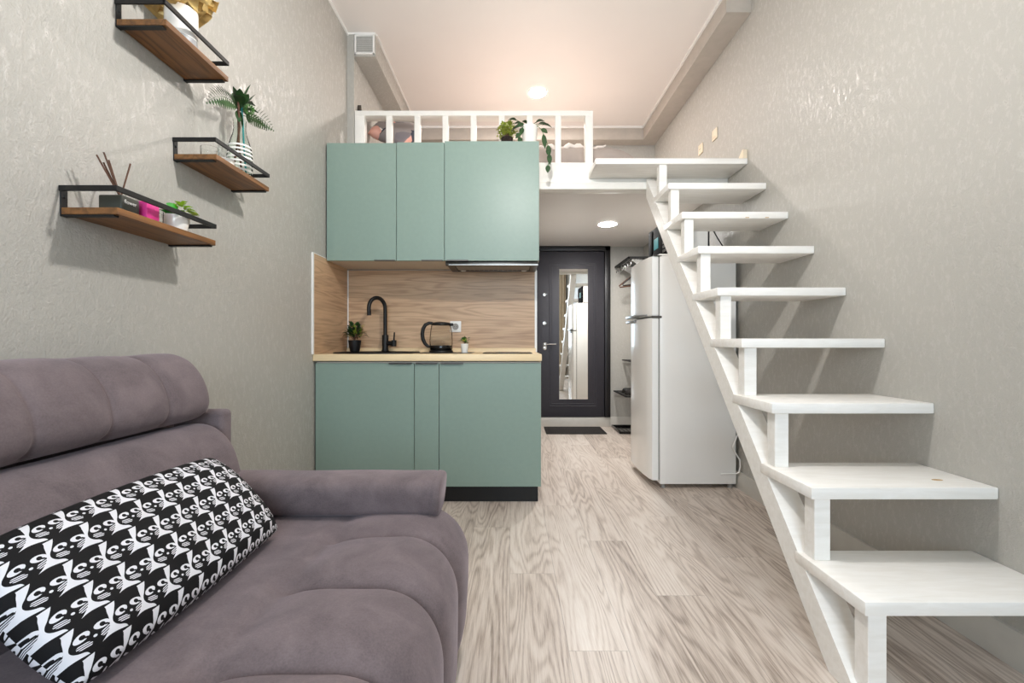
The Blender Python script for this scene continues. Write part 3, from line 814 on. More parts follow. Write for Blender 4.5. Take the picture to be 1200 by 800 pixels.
def cushion_f(L, W, T, e=.42):
    def f(u, v, s):
        a, b = u*2-1, v*2-1
        q = max(0, 1-abs(a)**3.2)*max(0, 1-abs(b)**3.0)
        pin = 1-.06*(a*a)*(1-abs(b)) - .05*(b*b)*(1-abs(a))
        return Vector((a*L/2*(1-.05*b*b), b*W/2*(1-.05*a*a), s*T/2*q**e))
    return f
def cushion(mb, L, W, T, M, nu=40, nv=24, wr=0.004, uvscale=None, e=.42):
    f = cushion_f(L, W, T, e)
    lay = mb.bm.loops.layers.uv.new('cloth') if uvscale else None
    for s in (1, -1):
        vs = mb.grid(lambda u, v: f(u, v, s), nu, nv)
        for i, row in enumerate(vs):
            for j, v in enumerate(row):
                n = mnoise.noise((v.co.x*16+s*7, v.co.y*16, 3))*wr + mnoise.noise((v.co.x*6, v.co.y*22, 9*s))*wr*.7
                q = (1-abs(2*i/nu-1)**4)*(1-abs(2*j/nv-1)**4)
                v.co.z += s*n*q
        if lay:
            for i in range(nu):
                for j in range(nv):
                    for fa in [fa for fa in vs[i][j].link_faces if vs[i+1][j+1] in fa.verts]:
                        for lp in fa.loops:
                            for di in (0, 1):
                                for dj in (0, 1):
                                    if lp.vert is vs[i+di][j+dj]: lp[lay].uv = ((i+di)/nu*L/uvscale[0]+s*.3, (j+dj)/nv*W*1.12/uvscale[1])
    bmesh.ops.remove_doubles(mb.bm, verts=mb.bm.verts, dist=.0002)
    bmesh.ops.recalc_face_normals(mb.bm, faces=mb.bm.faces)
    bmesh.ops.transform(mb.bm, matrix=M, verts=mb.bm.verts)
def geo_print():
    m, nt, p = new_mat('geometric pillow print')
    v = tex_coord(nt, 'Object', (5.2, 5.2, 5.2), (.4, .7, .35))
    vo = nt.nodes.new('ShaderNodeTexVoronoi'); vo.distance = 'CHEBYCHEV'; vo.inputs['Scale'].default_value = 1.5
    nt.links.new(v, vo.inputs['Vector'])
    sp = nt.nodes.new('ShaderNodeSeparateColor'); nt.links.new(vo.outputs['Color'], sp.inputs[0])
    c = ramp(nt, sp.outputs[0], [(0, srgb(150, 142, 140)), (.34, srgb(54, 58, 72)), (.5, srgb(232, 176, 160)), (.68, srgb(240, 236, 230)), (.85, srgb(128, 122, 126))], 'CONSTANT')
    nt.links.new(c, p.inputs['Base Color']); p.inputs['Roughness'].default_value = .85
    return m
MP = Matrix.Translation((-.935, 3.66, 2.675)) @ Euler((R(52), R(24), R(-14))).to_matrix().to_4x4()
m = MB(); cushion(m, .36, .29, .12, MP, 26, 22)
single('bed_pillow', m, geo_print(), 'pillow with grey, pink and navy triangles at the left end of the loft bed', 'pillow', angle=80)
m = MB(); m.tube([(-.82+.02*k, 3.53, 2.498+.02*math.sin(k*.75)) for k in range(9)], .004, 8)
single('black_cable', m, M_BLACK, 'short loop of black cable on the loft bed beside the pillow', 'cable')
w = MB(); w.prism([(3.40, 2.69), (3.44, 2.69), (3.425, 2.735), (3.41, 2.76)], 'x', -1.1558, -1.13)
single('wall_hook', w, M_STEELD, 'small dark metal hook on the loft side wall above the railing', 'hook')
# vent grille on the duct end
t = thing('vent_grille', 'square white louvred vent grille on the end of the ceiling duct', 'vent', (-1.078, 3.33, 3.08))
g = MB(); x0, x1, z0, z1 = -1.150, -1.006, 3.086, 3.232
for q in ((x0, x1, z0, z0+.013), (x0, x1, z1-.010, z1), (x0, x0+.011, z0, z1), (x1-.011, x1, z0, z1)): g.box(q[0], q[1], 3.318, 3.334, q[2], q[3], .002, 1)
part('frame', g, M_WHITEPL, t)
g = MB()
for k in range(11):
    z = z0+.017+k*.0111
    g.prism([(3.322, z), (3.332, z+.0075), (3.333, z+.0095), (3.321, z+.002)], 'x', x0+.01, x1-.01)
part('louvre', g, M_WHITEPL, t)

# ================================================================ fridge
GY0, GY1, GX0, GX1, GZ = 3.06, 3.60, .995, 1.508, 1.58
t = thing('refrigerator', 'tall white two door fridge freezer standing under the stairs', 'refrigerator', ((GX0+GX1)/2, 3.33, 0))
part('body', MB().box(GX0, GX1, GY0, GY1, .03, GZ-.012, .006, 2), M_FRIDGE, t)
part('top_cover', MB().box(GX0-.006, GX1, GY0-.003, GY1+.003, GZ-.014, GZ, .005, 2), M_FRIDGE, t)
part('door_gasket', MB().box(GX0-.012, GX0+.001, GY0+.008, GY1-.008, .06, GZ-.02), M_GASKET, t)
def fdoor(z0, z1):
    m = MB(); n = 12; pts = [(GX0-.011, GY0+.001)]
    for k in range(n+1):
        a = k/n; y = GY0+.001+(GY1-GY0-.002)*a
        pts.append((GX0-.060-.018*math.sin(PI*a)**.8-(0 if 0 < k < n else -.008), y))
    pts.append((GX0-.011, GY1-.001))
    m.prism(pts, 'z', z0, z1)
    ed = [e for e in m.bm.edges if abs(e.verts[0].co.z-e.verts[1].co.z) < 1e-6 and min(e.verts[0].co.x, e.verts[1].co.x) < GX0-.02]
    bmesh.ops.bevel(m.bm, geom=ed, offset=.006, segments=2, affect='EDGES')
    return m
ZD = 1.155
fz = part('freezer_door', fdoor(ZD+.006, GZ-.016), M_FRIDGE, t)
fd = part('fridge_door', fdoor(.055, ZD-.006), M_FRIDGE, t)
xf = GX0-.077
m = MB(); m.box(xf-.026, xf+.012, GY0+.24, GY1-.02, ZD+.008, ZD+.030, .007, 3); m.tube([(xf+.004, GY0+.06, ZD+.014), (xf-.006, GY0+.15, ZD+.018), (xf-.012, GY0+.25, ZD+.019)], [.006, .008, .010], 10)
part('handle', m, M_FRIDGEG, fz, 'grey moulded handle')
m = MB(); m.box(xf-.022, xf+.012, GY0+.30, GY1-.02, ZD-.026, ZD-.008, .006, 3)
part('handle', m, M_FRIDGEG, fd, 'grey moulded handle')
m = MB(); m.box(GX0-.055, GX0+.012, GY0-.004, GY0+.014, ZD-.007, ZD+.007, .002, 1); part('hinge', m, M_STEELD, t)
m = MB(); m.box(GX0-.045, GX0+.012, GY0-.002, GY0+.02, GZ-.0165, GZ-.010, .001, 1); part('hinge', m, M_STEELD, t)
for x in (GX0+.03, GX1-.03):
    for y in (GY0+.03, GY1-.03): part('foot', MB().lathe([(0, .0), (.016, .0), (.018, .004), (.012, .012), (.012, .032), (0, .032)], (x, y, 0), 16), M_GASKET, t)
m = MB(); m.tube([(1.527, 3.12, .42), (1.515, 3.045, .38), (1.47, 3.035, .285), (1.485, 3.035, .255), (1.522, 3.04, .20), (1.527, 3.045, .15), (1.518, 3.045, .115), (1.50, 3.05, .105), (1.4, 3.056, .10)], .0045, 8)
part('power_cord', m, M_WHITEPL, t, 'looped white power cord')

# microwave on the fridge: its dark front faces the hall
WX0, WX1, WY0, WY1, WZ0, WZ1 = 1.075, 1.365, 3.14, 3.58, GZ+.012, 1.842
t = thing('microwave_oven', 'microwave with a black glass front on top of the fridge', 'microwave', ((WX0+WX1)/2, 3.36, GZ))
part('casing', MB().box(WX0+.02, WX1-.012, WY0, WY1, WZ0, WZ1, .005, 2), M_WHITEPL, t)
part('back_panel', MB().box(WX1-.012, WX1, WY0+.002, WY1-.002, WZ0+.003, WZ1-.003, .003), M_BLACK, t)
M_MWAVE = plain('black oven front', srgb(13, 13, 14), .8, var=.05, spec=.05)
part('front_panel', MB().box(WX0, WX0+.0195, WY0, WY1, WZ0, WZ1, .004, 2), M_MWAVE, t)
part('door_glass', MB().box(WX0-.004, WX0+.001, WY0+.335, WY1-.012, WZ0+.012, WZ1-.012, .002), M_MWAVE, t)
part('display', MB().box(WX0-.0025, WX0+.001, WY0+.205, WY0+.30, WZ0+.085, WZ0+.165, .001, 1), M_SCREEN, t, 'teal lit display')
m = MB()
for r in range(3):
    for c_ in range(3): m.box(WX0-.003, WX0+.001, WY0+.03+c_*.026, WY0+.05+c_*.026, WZ0+.03+r*.03, WZ0+.05+r*.03, .001, 1)
part('keypad', m, M_STEELD, t)
for x in (WX0+.04, WX1-.04):
    for y in (WY0+.04, WY1-.04): part('foot', MB().lathe([(0, 0), (.012, 0), (.012, .0125), (0, .0125)], (x, y, GZ), 14), M_BLACK, t)
m = MB(); m.tube([(WX1, 3.2, 1.80), (1.385, 3.17, 1.80), (1.392, 3.15, 1.76), (1.42, 3.14, 1.70), (1.47, 3.16, 1.64), (1.525, 3.2, 1.60), (1.532, 3.3, 1.52)], .0042, 8)
part('power_cord', m, M_BLACK, t)

# ================================================================ hall: coat rack, shoe rack, mats
def bar(m, x0, x1, y0, y1, z0, z1, bv=.002): m.box(x0, x1, y0, y1, z0, z1, bv, 1)
t = thing('coat_rack', 'black metal coat rack with a hat shelf on the wall behind the fridge', 'coat rack', (1.36, 5.0, 1.6))
m = MB(); bar(m, 1.195, XR-.002, 4.68, 4.70, 1.845, 1.865); bar(m, 1.195, XR-.002, 5.28, 5.30, 1.845, 1.865); bar(m, 1.195, 1.215, 4.68, 5.30, 1.845, 1.865)
for k in range(11): bar(m, 1.225+k*.028, 1.237+k*.028, 4.69, 5.29, 1.849, 1.859)
part('hat_shelf', m, M_BLACK, t)
for y in (4.75, 5.22):
    m = MB(); m.prism([(XR-.002, 1.845), (1.25, 1.845), (1.25, 1.835), (XR-.02, 1.66), (XR-.002, 1.66)], 'y', y-.006, y+.006)
    part('bracket', m, M_WHITEPL, t)
for k in range(5):
    y = 4.74+k*.125
    m = MB(); m.tube([(1.24, y, 1.846), (1.24, y, 1.80), (1.225, y, 1.775), (1.205, y, 1.78), (1.20, y, 1.80)], .005, 8)
    part('hook', m, M_CHROME, t)
m = MB(); m.tube([(1.365, 4.70, 1.80), (1.365, 5.28, 1.80)], .008, 10); bar(m, 1.36, 1.37, 4.70, 4.71, 1.80, 1.85); bar(m, 1.36, 1.37, 5.27, 5.28, 1.80, 1.85)
part('hanging_rail', m, M_BLACK, t)
def hanger(y, dz, tw, label):
    m = MB(); z = 1.79+dz
    T = Matrix.Translation((1.365, y, z+.020)) @ Matrix.Rotation(tw, 4, 'Z') @ Matrix.Diagonal((.84, 1, 1, 1))
    P = lambda *a: [T @ Vector(q) for q in a]
    m.tube(P((-.018, 0, -.03), (-.018, 0, -.015), (-.012, 0, .001), (0, 0, .006), (.014, 0, -.002), (.017, 0, -.02), (.012, 0, -.045), (0, 0, -.07)), .003, 6)
    m.tube(P((0, 0, -.07), (-.10, 0, -.13), (-.2, 0, -.20), (-.19, 0, -.215), (0, 0, -.195), (.19, 0, -.215), (.2, 0, -.20), (.10, 0, -.13), (0, 0, -.07)), .0075, 8)
    single('clothes_hanger', m, M_BROWNST if 'brown' in label else M_BLACK, label, 'hanger', (1.365, y, z-.1), 'hangers on the coat rack')
hanger(4.94, 0, R(4), 'black clothes hanger on the coat rack behind the fridge')
hanger(5.07, 0, R(-5), 'brown clothes hanger on the coat rack, next to the black one')

t = thing('shoe_rack', 'black wall mounted shoe rack low on the wall behind the fridge', 'shoe rack', (1.36, 5.0, .3))
for z, x0 in ((.415, 1.18), (.775, 1.28)):
    m = MB(); bar(m, x0, XR-.002, 4.72, 4.735, z-.006, z+.006); bar(m, x0, XR-.002, 5.285, 5.30, z-.006, z+.006); bar(m, x0, x0+.015, 4.72, 5.30, z-.006, z+.006)
    for k in range(int((XR-x0)/.03)): bar(m, x0+.022+k*.03, x0+.034+k*.03, 4.73, 5.29, z-.004, z+.004)
    part('rack_shelf', m, M_BLACK, t)
for y in (4.74, 5.28):
    m = MB(); bar(m, XR-.03, XR-.002, y-.008, y+.008, .12, .95); part('rack_upright', m, M_BLACK, t)
def shoe(x, y, z, rot, label, mat):
    t = thing('shoe', label, 'shoe', (x, y, z), 'shoes on the shoe rack')
    T = Matrix.Translation((x, y, z)) @ Matrix.Rotation(rot, 4, 'Z')
    m = MB()
    def f(u, v):
        a = 2*PI*u; L = -.13+.26*v
        w = .043*(1-.35*abs(v-.62)*1.2)*math.sqrt(max(0, 1-(2*v-1)**6)) ; h = .10 if v < .28 else .10-.062*min(1, (v-.28)/.35)
        h *= math.sqrt(max(.0, 1-(2*v-1)**10))
        return Vector((w*math.cos(a), L, .018+max(0, math.sin(a))**.8*h if math.sin(a) > 0 else .018))
    m.grid(f, 20, 22, True); bmesh.ops.transform(m.bm, matrix=T, verts=m.bm.verts); part('upper', m, mat, t, angle=70)
    m = MB(); m.prism([(.046*math.cos(2*PI*k/24)*(1 if math.sin(2*PI*k/24) > 0 else .8), .135*math.sin(2*PI*k/24)) for k in range(24)], 'z', .001, .02)
    bmesh.ops.transform(m.bm, matrix=T, verts=m.bm.verts); part('sole', m, M_BLACK, t)
shoe(1.345, 5.02, .4215, R(80), 'black shoe on the shoe rack, with its toe toward the door side', M_BLACK)
shoe(1.345, 4.88, .4215, R(84), 'dark shoe on the shoe rack, nearer the fridge', M_RUBBER)
m = MB(); m.box(1.15, XR-.022, 4.86, 5.27, .001, .006, .002, 1)
for q in ((1.15, 1.162, 4.86, 5.27), (XR-.034, XR-.022, 4.86, 5.27), (1.15, XR-.022, 4.86, 4.872), (1.15, XR-.022, 5.258, 5.27)): m.box(*q, .001, .028, .003, 2)
for k in range(7): m.box(1.19+k*.045, 1.196+k*.045, 4.89, 5.24, .005, .010, .001, 1)
single('boot_tray', m, M_BLACKGL, 'shiny black boot tray on the floor below the shoe rack', 'tray')
m = MB(); m.box(.365, 1.015, 4.85, 5.24, .001, .011, .004, 2)
for k in range(26): m.box(.38+k*.0243, .392+k*.0243, 4.865, 5.225, .010, .0135, .001, 1)
single('door_mat', m, M_RUBBER, 'dark ribbed doormat on the floor before the entrance door', 'doormat')

# ================================================================ wall shelves
def shelf(y0, y1, z, label):
    t = thing('wall_shelf', label, 'shelf', (XL, (y0+y1)/2, z), 'wooden shelves with black rails')
    part('board', MB().box(XL+.004, -1.052, y0, y1, z-.0185, z, .0012, 1), M_SHELF, t)
    m = MB(); T_ = .007; W = .019; top = z+.058; xo = -1.0535
    m.box(XL+.0008, xo, y0-T_*.6, y0+.0015, top-.015, top, .0008, 1)           # near rail
    m.box(XL+.0008, xo, y1-.0015, y1+T_*.6, top-.015, top, .0008, 1)           # far rail
    m.box(xo-.005, xo+.002, y0-T_*.6, y1+T_*.6, top-.015, top, .0008, 1)       # long rail
    part('rail', m, M_BLACK, t, 'black flat bar rail')
    for y in (y0, y1-W):
        m = MB(); m.box(XL+.0006, XL+.0038, y, y+W, z-.024, top, .0006, 1)
        m.box(XL+.0006, xo-.01, y+.001, y+W-.001, z-.0235, z-.0187, .0006, 1)
        m.lathe([(0, .003), (.003, .003), (.0045, 0)], (XL+.0038, y+W/2, z+.03), 12, Matrix.Rotation(PI/2, 4, 'Y'))
        part('bracket', m, M_BLACK, t, 'black wall bracket')
SZ1, SZ2, SZ3 = 1.971, 1.6575, 1.348
shelf(1.384, 1.689, SZ1, 'highest wall shelf, holding a two tone pot in gold wrapping')
shelf(1.620, 1.972, SZ2, 'middle wall shelf, holding a glass bottle vase with fern')
shelf(1.214, 1.616, SZ3, 'lowest and longest wall shelf, holding a reed diffuser')

# --- top shelf: two tone pot with gold paper
c = (-1.115, 1.535, SZ1+.0006)
t = thing('planter', 'white pot with a grey base band on the highest wall shelf', 'pot', c)
part('pot_body', MB().lathe([(.046, .034), (.0475, .07), (.048, .128), (.0475, .132), (.044, .132), (.043, .12), (0, .118)], c, 40), M_CERAM, t)
part('base_band', MB().lathe([(0, 0), (.043, 0), (.0455, .004), (.046, .034), (.044, .0345)], c, 40), plain('grey glazed band', srgb(150, 152, 154), .4), t, 'grey band')
c2 = (c[0], c[1], c[2]+.118)
t = thing('gold_wrapped_ornament', 'crumpled gold paper with sand coloured cloth stuffed in the pot on the highest shelf', 'ornament', c2)
m = MB()
for k in range(11):
    a = k*2.4; d = Vector((math.cos(a)*.8, math.sin(a)*.9, rnd(.35, 1.1)))
    side = d.cross(Vector((0, 0, 1))).normalized()
    p = Vector(c2)+Vector((math.cos(a)*.018, math.sin(a)*.018, .004)); L = rnd(.07, .12)
    rows = []
    for i in range(6):
        s_ = i/5; w_ = (.014+.036*s_)*(1+.25*math.sin(i*2.1+k)); q = p+d*L*s_+Vector((0, 0, -.04*s_*s_+.010*math.sin(i*3+k)))
        rows.append([m.bm.verts.new(q+side*w_*b+d*.012*math.sin(b*3+i+k)) for b in (-1, -.35, .3, 1)])
    for A, B in zip(rows, rows[1:]):
        for j in range(3): m.bm.faces.new((A[j], A[j+1], B[j+1], B[j]))
part('gold_paper', m, M_GOLD, t, angle=25)
m = MB()
for k in range(4):
    a = 3.6+k*.7
    m.leaf(Vector(c2)+Vector((.012*math.cos(a), .012*math.sin(a), .006)), (math.cos(a)*.6+.3, math.sin(a)*.5, .9), .13, .06, droop=.25, n=6)
part('cloth', m, M_SAND, t, 'sand coloured cloth', angle=60)

# --- middle shelf: bottle vase with bouquet, glass votive, white candle
c = (-1.120, 1.872, SZ2+.0006)
t = thing('bottle_vase', 'clear glass bottle vase with white stripes on the middle wall shelf', 'vase', c)
vp = [(0, .002), (.036, .002), (.042, .008), (.046, .04), (.047, .085), (.043, .125), (.033, .160), (.025, .185), (.0225, .205), (.024, .228), (.0265, .240)]
inner = [(r-.0022, z) for r, z in vp[::-1] if r > .03 or z > .1]
part('glass_body', MB().lathe(vp+inner+[(0, .006)], c, 44), M_GLASSV, t)
m = MB()
for k in range(7):
    z = .026+k*.0165
    rr = lambda z: (.0445 if z < .03 else .0475) if z < .09 else .0475-(z-.09)*.12
    m.lathe([(rr(z)+.0004, z), (rr(z)+.0010, z+.001), (rr(z+.006)+.0010, z+.006), (rr(z+.007)+.0004, z+.007)], c, 44)
part('white_stripe', m, M_CERAM, t, 'white painted rings')
b0 = Vector((c[0], c[1], c[2]+.012))
t = thing('artificial_bouquet', 'artificial bouquet of fern fronds and dark leaves standing in the bottle vase', 'bouquet', tuple(b0))
st = MB()
st.tube([b0+Vector((-.02, -.02, 0)), b0+Vector((-.006, -.012, .10)), b0+Vector((.002, -.004, .20)), b0+Vector((.0, -.012, .31))], .0042, 8)
st.tube([b0+Vector((.02, -.018, 0)), b0+Vector((.004, -.012, .12)), b0+Vector((-.004, -.002, .21)), b0+Vector((-.004, -.004, .31))], .0042, 8)
part('twig', st, M_BROWNST, t, 'brown twigs')
part('stem', MB().tube([b0+Vector((.02, .012, 0)), b0+Vector((.014, .006, .12)), b0+Vector((.010, .006, .20)), b0+Vector((.006, .002, .30))], .0036, 8), M_TEAL, t, 'teal stem')
topb = b0+Vector((.0, 0, .272))
def frond(p, d, L, droop, w0, n=17):
    m = MB(); d = Vector(d).normalized(); pts = []
    for i in range(n+1):
        s_ = i/n; pts.append(p+d*L*s_-Vector((0, 0, droop*L*s_*s_)))
    m.tube(pts, [.0016*(1-.7*i/n) for i in range(n+1)], 5)
    for i in range(2, n+1):
        tan = (pts[i]-pts[i-1]).normalized(); w_ = w0*math.sin(PI*min(1, .25+i/n*.72))
        sd = tan.cross(Vector((0, 0, 1))).normalized(); u_ = sd.cross(tan)
        sd = (sd*.35+u_*.9)
        for sgn in (1, -1): m.leaf(pts[i], sd*sgn+tan*.45, w_, .0085, up=u_, droop=.1, n=2)
    return m
part('fern_frond', frond(topb, (-.05, -1, .42), .205, .72, .056, 15), M_FERN, t, angle=60)
part('fern_frond', frond(topb+Vector((0, .01, 0)), (.25, .9, .42), .19, .42, .048, 14), M_FERN, t, angle=60)
part('fern_frond', frond(topb+Vector((.004, .006, -.02)), (.75, .35, .1), .09, .6, .028, 12), M_FERN, t, angle=60)
m = MB()
for (d, L, W, dr) in (((-.1, -.35, .9), .095, .038, .05), ((.3, -.55, .75), .09, .036, .15), ((.4, .5, .9), .10, .03, .15), ((.2, .9, .75), .10, .028, .25), ((.25, .35, .85), .12, .034, .1), ((.1, .65, .7), .11, .032, .35), ((.3, .15, 1), .12, .03, .05), ((-.1, .8, .4), .09, .03, .4),
                      ((.5, -.2, .6), .08, .04, .2), ((-.3, .1, .9), .10, .04, .1), ((.5, .4, .3), .07, .03, .3), ((.2, -.8, .5), .09, .045, .4), ((.1, .1, -.8), .07, .03, .0), ((.2, -.2, -.8), .06, .028, 0)):
    m.leaf(topb+Vector((rnd(-.008, .008), rnd(-.008, .008), rnd(-.02, .02))), d, L, W, droop=dr, n=5)
part('leaf_cluster', m, M_GREEN, t, angle=60)
m = MB(); fc = topb+Vector((.035, .006, .005))
for k in range(70):
    z = 1-2*(k+.5)/70; a = k*2.4; d = Vector((math.sqrt(1-z*z)*math.cos(a), math.sqrt(1-z*z)*math.sin(a), z))
    m.leaf(fc+d*.010, d, .014, .006, up=(d.y, -d.x, .3), droop=0, n=2)
part('green_flower', m, M_GREEN2, t, 'pale green pompom flower', angle=60)
def jar(name, label, cat, c, r, h, mat, fill=None, fh=.6, fm=None):
    t = thing(name, label, cat, c)
    part('glass_body', MB().lathe([(0, .0005), (r*.9, .0005), (r*.96, .004), (r, h), (r-.002, h), (r*.94-.002, .006), (0, .006)], c, 36), mat, t)
    if fm: part('filling', MB().lathe([(0, .007), (r*.93-.003, .007), (r*.97-.003, h*fh), (0, h*fh)], c, 32), fm, t)
jar('glass_votive', 'small clear glass votive on the middle wall shelf', 'candle holder', (-1.125, 1.695, SZ2+.0006), .030, .052, M_GLASS, fm=None)
jar('candle_jar', 'white candle jar beside the bottle vase on the middle wall shelf', 'candle', (-1.112, 1.767, SZ2+.0006), .030, .036, M_CERAM, fm=M_CERAM, fh=.85)

# --- lowest shelf
c = (-1.118, 1.300, SZ3+.0006)
t = thing('reed_diffuser', 'dark square reed diffuser with thin brown sticks on the lowest wall shelf', 'diffuser', c)
m = MB(); m.box(c[0]-.037, c[0]+.03, c[1]-.031, c[1]+.031, c[2], c[2]+.052, .005, 3)
part('holder', m, plain('dark olive box', srgb(58, 60, 52), .5, var=.08), t)
part('bottle_neck', MB().lathe([(.012, .052), (.012, .066), (.014, .07), (.010, .07), (.009, .052)], c, 20), M_GLASS, t)
for (tx, ty, h) in ((-.018, -.062, .150), (-.012, -.045, .163), (-.01, -.030, .147), (.004, .032, .158), (-.02, -.036, .138)):
    p = Vector((c[0], c[1], c[2]+.052))
    part('reed', MB().tube([p, p+Vector((tx, ty*.9, h-.05))], .0022, 6), M_BROWNST, t)
def lettering(txt, size, M, mat, parent):
    cu = bpy.data.curves.new('lettering', 'FONT'); cu.body = txt; cu.size = size; cu.align_x = 'CENTER'; cu.extrude = .0002
    o = bpy.data.objects.new('lettering_tmp', cu); COL.objects.link(o)
    bpy.context.view_layer.update()
    me = bpy.data.meshes.new_from_object(o.evaluated_get(bpy.context.evaluated_depsgraph_get()))
    bpy.data.objects.remove(o)
    mb = MB(); mb.bm.from_mesh(me); bmesh.ops.transform(mb.bm, matrix=M, verts=mb.bm.verts)
    part('lettering', mb, mat, parent, 'small white lettering', smooth=False)
# letters on the long side that faces the room
LM = Matrix.Translation((c[0]+.0302, c[1]-.002, c[2]+.030)) @ Matrix.Rotation(PI/2, 4, 'Z') @ Matrix.Rotation(PI/2, 4, 'X')
lettering('flower', .016, LM, M_WHITEPL, t)
c = (-1.105, 1.372, SZ3+.0006)
t = thing('candle_glass', 'hot pink candle in a square glass on the lowest wall shelf', 'candle', c)
m = MB(); m.box(c[0]-.027, c[0]+.027, c[1]-.027, c[1]+.027, c[2], c[2]+.062, .004, 2); part('glass_body', m, M_GLASS, t)
m = MB(); m.box(c[0]-.0245, c[0]+.0245, c[1]-.0245, c[1]+.0245, c[2]+.003, c[2]+.058, .004, 2); part('wax', m, M_PINK, t, 'hot pink wax')
jar('drinking_glass', 'clear tumbler between the pink candle and the plant on the lowest shelf', 'glass', (-1.128, 1.432, SZ3+.0006), .026, .05, M_GLASS)
c = (-1.105, 1.497, SZ3+.0006)
t = thing('potted_plant', 'white pot with lime rosette and one big green leaf on the lowest wall shelf', 'potted plant', c)
pot(t, c, .030, .039, .052, M_CERAM)
m = MB()
for k in range(46):
    a = k*2.4; q = (k/46)**.6
    p = Vector((c[0]+.03*q*math.cos(a), c[1]+.022+.034*q*math.sin(a), c[2]+.100-.035*q+rnd(-.004, .006)))
    m.leaf(p, (math.cos(a), math.sin(a), .5-.5*q), .026, .018, droop=.2, n=3)
part('rosette', m, M_LIME, t, angle=60)
m = MB(); m.leaf((c[0]+.01, c[1]+.01, c[2]+.05), (.05, -1, .42), .078, .046, up=(1, .1, .5), droop=.05, n=6); m.leaf((c[0]-.01, c[1], c[2]+.05), (-.3, -.9, .5), .05, .03, droop=.2, n=5)
part('big_leaf', m, M_BRIGHT, t, 'broad bright green leaf', angle=60)
st = MB()
for k in range(6):
    a = k; st.tube([(c[0], c[1]+.01, c[2]+.042), (c[0]+.012*math.cos(a), c[1]+.02+.012*math.sin(a), c[2]+.078)], .0016, 5)
part('stem', st, M_GREEN2, t)

# ================================================================ sofa along the left wall
SOFA_Y0, SOFA_Y1 = -.42, 1.535
t = thing('sofa_bed', 'mauve grey velour sofa bed with tufted seat against the left wall', 'sofa', (-.68, .55, 0))
SEAMS_Y0, SEAM_STEP, SEAM_X = 1.27, .258, -.50
def catmull(pts, per=8, closed=False):
    pts = [Vector(p) for p in pts]; n = len(pts); out = []
    for i in range(n if closed else n-1):
        g = lambda k: pts[k % n] if closed else pts[max(0, min(n-1, k))]
        a, b, c_, d = g(i-1), g(i), g(i+1), g(i+2)
        for k in range(per):
            s_ = k/per
            out.append(.5*((2*b)+(c_-a)*s_+(2*a-5*b+4*c_-d)*s_**2+(3*b-a-3*c_+d)*s_**3))
    if not closed: out.append(pts[-1])
    return out
# seat: profile from the back over the rolled front edge to the floor side
prof = [(-1.00, .430)]
for k in range(56): prof.append((-.99+.695*k/55, .430))
for k in range(1, 25):
    a = PI/2*k/24; prof.append((-.295+.118*math.sin(a), .312+.118*math.cos(a)))
for k in range(1, 26): prof.append((-.177-.012*(k/25)**2, .312-.26*k/25))
nrm = []
for i in range(len(prof)):
    a = prof[max(0, i-1)]; b = prof[min(len(prof)-1, i+1)]
    v = Vector((b[0]-a[0], 0, b[1]-a[1])).normalized(); nrm.append(Vector((-v.z, 0, v.x)))
m = MB(); NY = 330; rows = []
for j in range(NY+1):
    y = SOFA_Y0+(SOFA_Y1-SOFA_Y0)*j/NY
    de = min(SOFA_Y1-y, y-SOFA_Y0); re = .075
    inset = re-math.sqrt(max(0, re*re-(re-de)**2)) if de < re else 0
    row = []
    arc = 0
    for i, (x, z) in enumerate(prof):
        if i: arc += math.hypot(x-prof[i-1][0], z-prof[i-1][1])
        q = abs(((y-SEAMS_Y0)/SEAM_STEP+.5) % 1-.5)*SEAM_STEP           # distance to a cross seam
        front = min(1, max(0, (x-SEAM_X+.04)/.10)) if z > .42 else 1
        fy = (1-math.exp(-q/.030))*.75+.25*math.sin(PI*min(1, q/SEAM_STEP*2)*.5)
        fy = 1-(1-fy)*(front*.9+.10)
        dl = abs(x-SEAM_X) if z > .42 else .3
        fx = 1-math.exp(-(dl/.055)**1.3)
        node = math.exp(-(q*q+dl*dl)/(2*.028**2))
        d = .030*fy*(.5+.5*fx)+.010*fx-.014*node
        if x < SEAM_X and z > .42: d *= .55+.45*max(0, 1-(SEAM_X-x)/.08)
        d -= inset*.9
        d += .004*mnoise.noise((x*5, y*5, z*5))
        if q < .0035 and front > .5: d -= .0038
        low = max(0, 1-(z-.05)/.1) if z < .15 else 0
        d -= .02*low*low
        p = Vector((x, y, z))+nrm[i]*d
        row.append(m.bm.verts.new(p))
    rows.append(row)
for A, B in zip(rows, rows[1:]):
    for i in range(len(prof)-1): m.bm.faces.new((A[i], A[i+1], B[i+1], B[i]))
for row, fl in ((rows[0], False), (rows[-1], True)):
    bot = [m.bm.verts.new((v.co.x, v.co.y, .06)) for v in row[:-1]]
    for i in range(len(bot)-1):
        if abs(row[i].co.z-.06) > .001: m.bm.faces.new((row[i], row[i+1], bot[i+1], bot[i]))
bmesh.ops.recalc_face_normals(m.bm, faces=m.bm.faces)
part('seat', m, M_SOFA, t, angle=75)

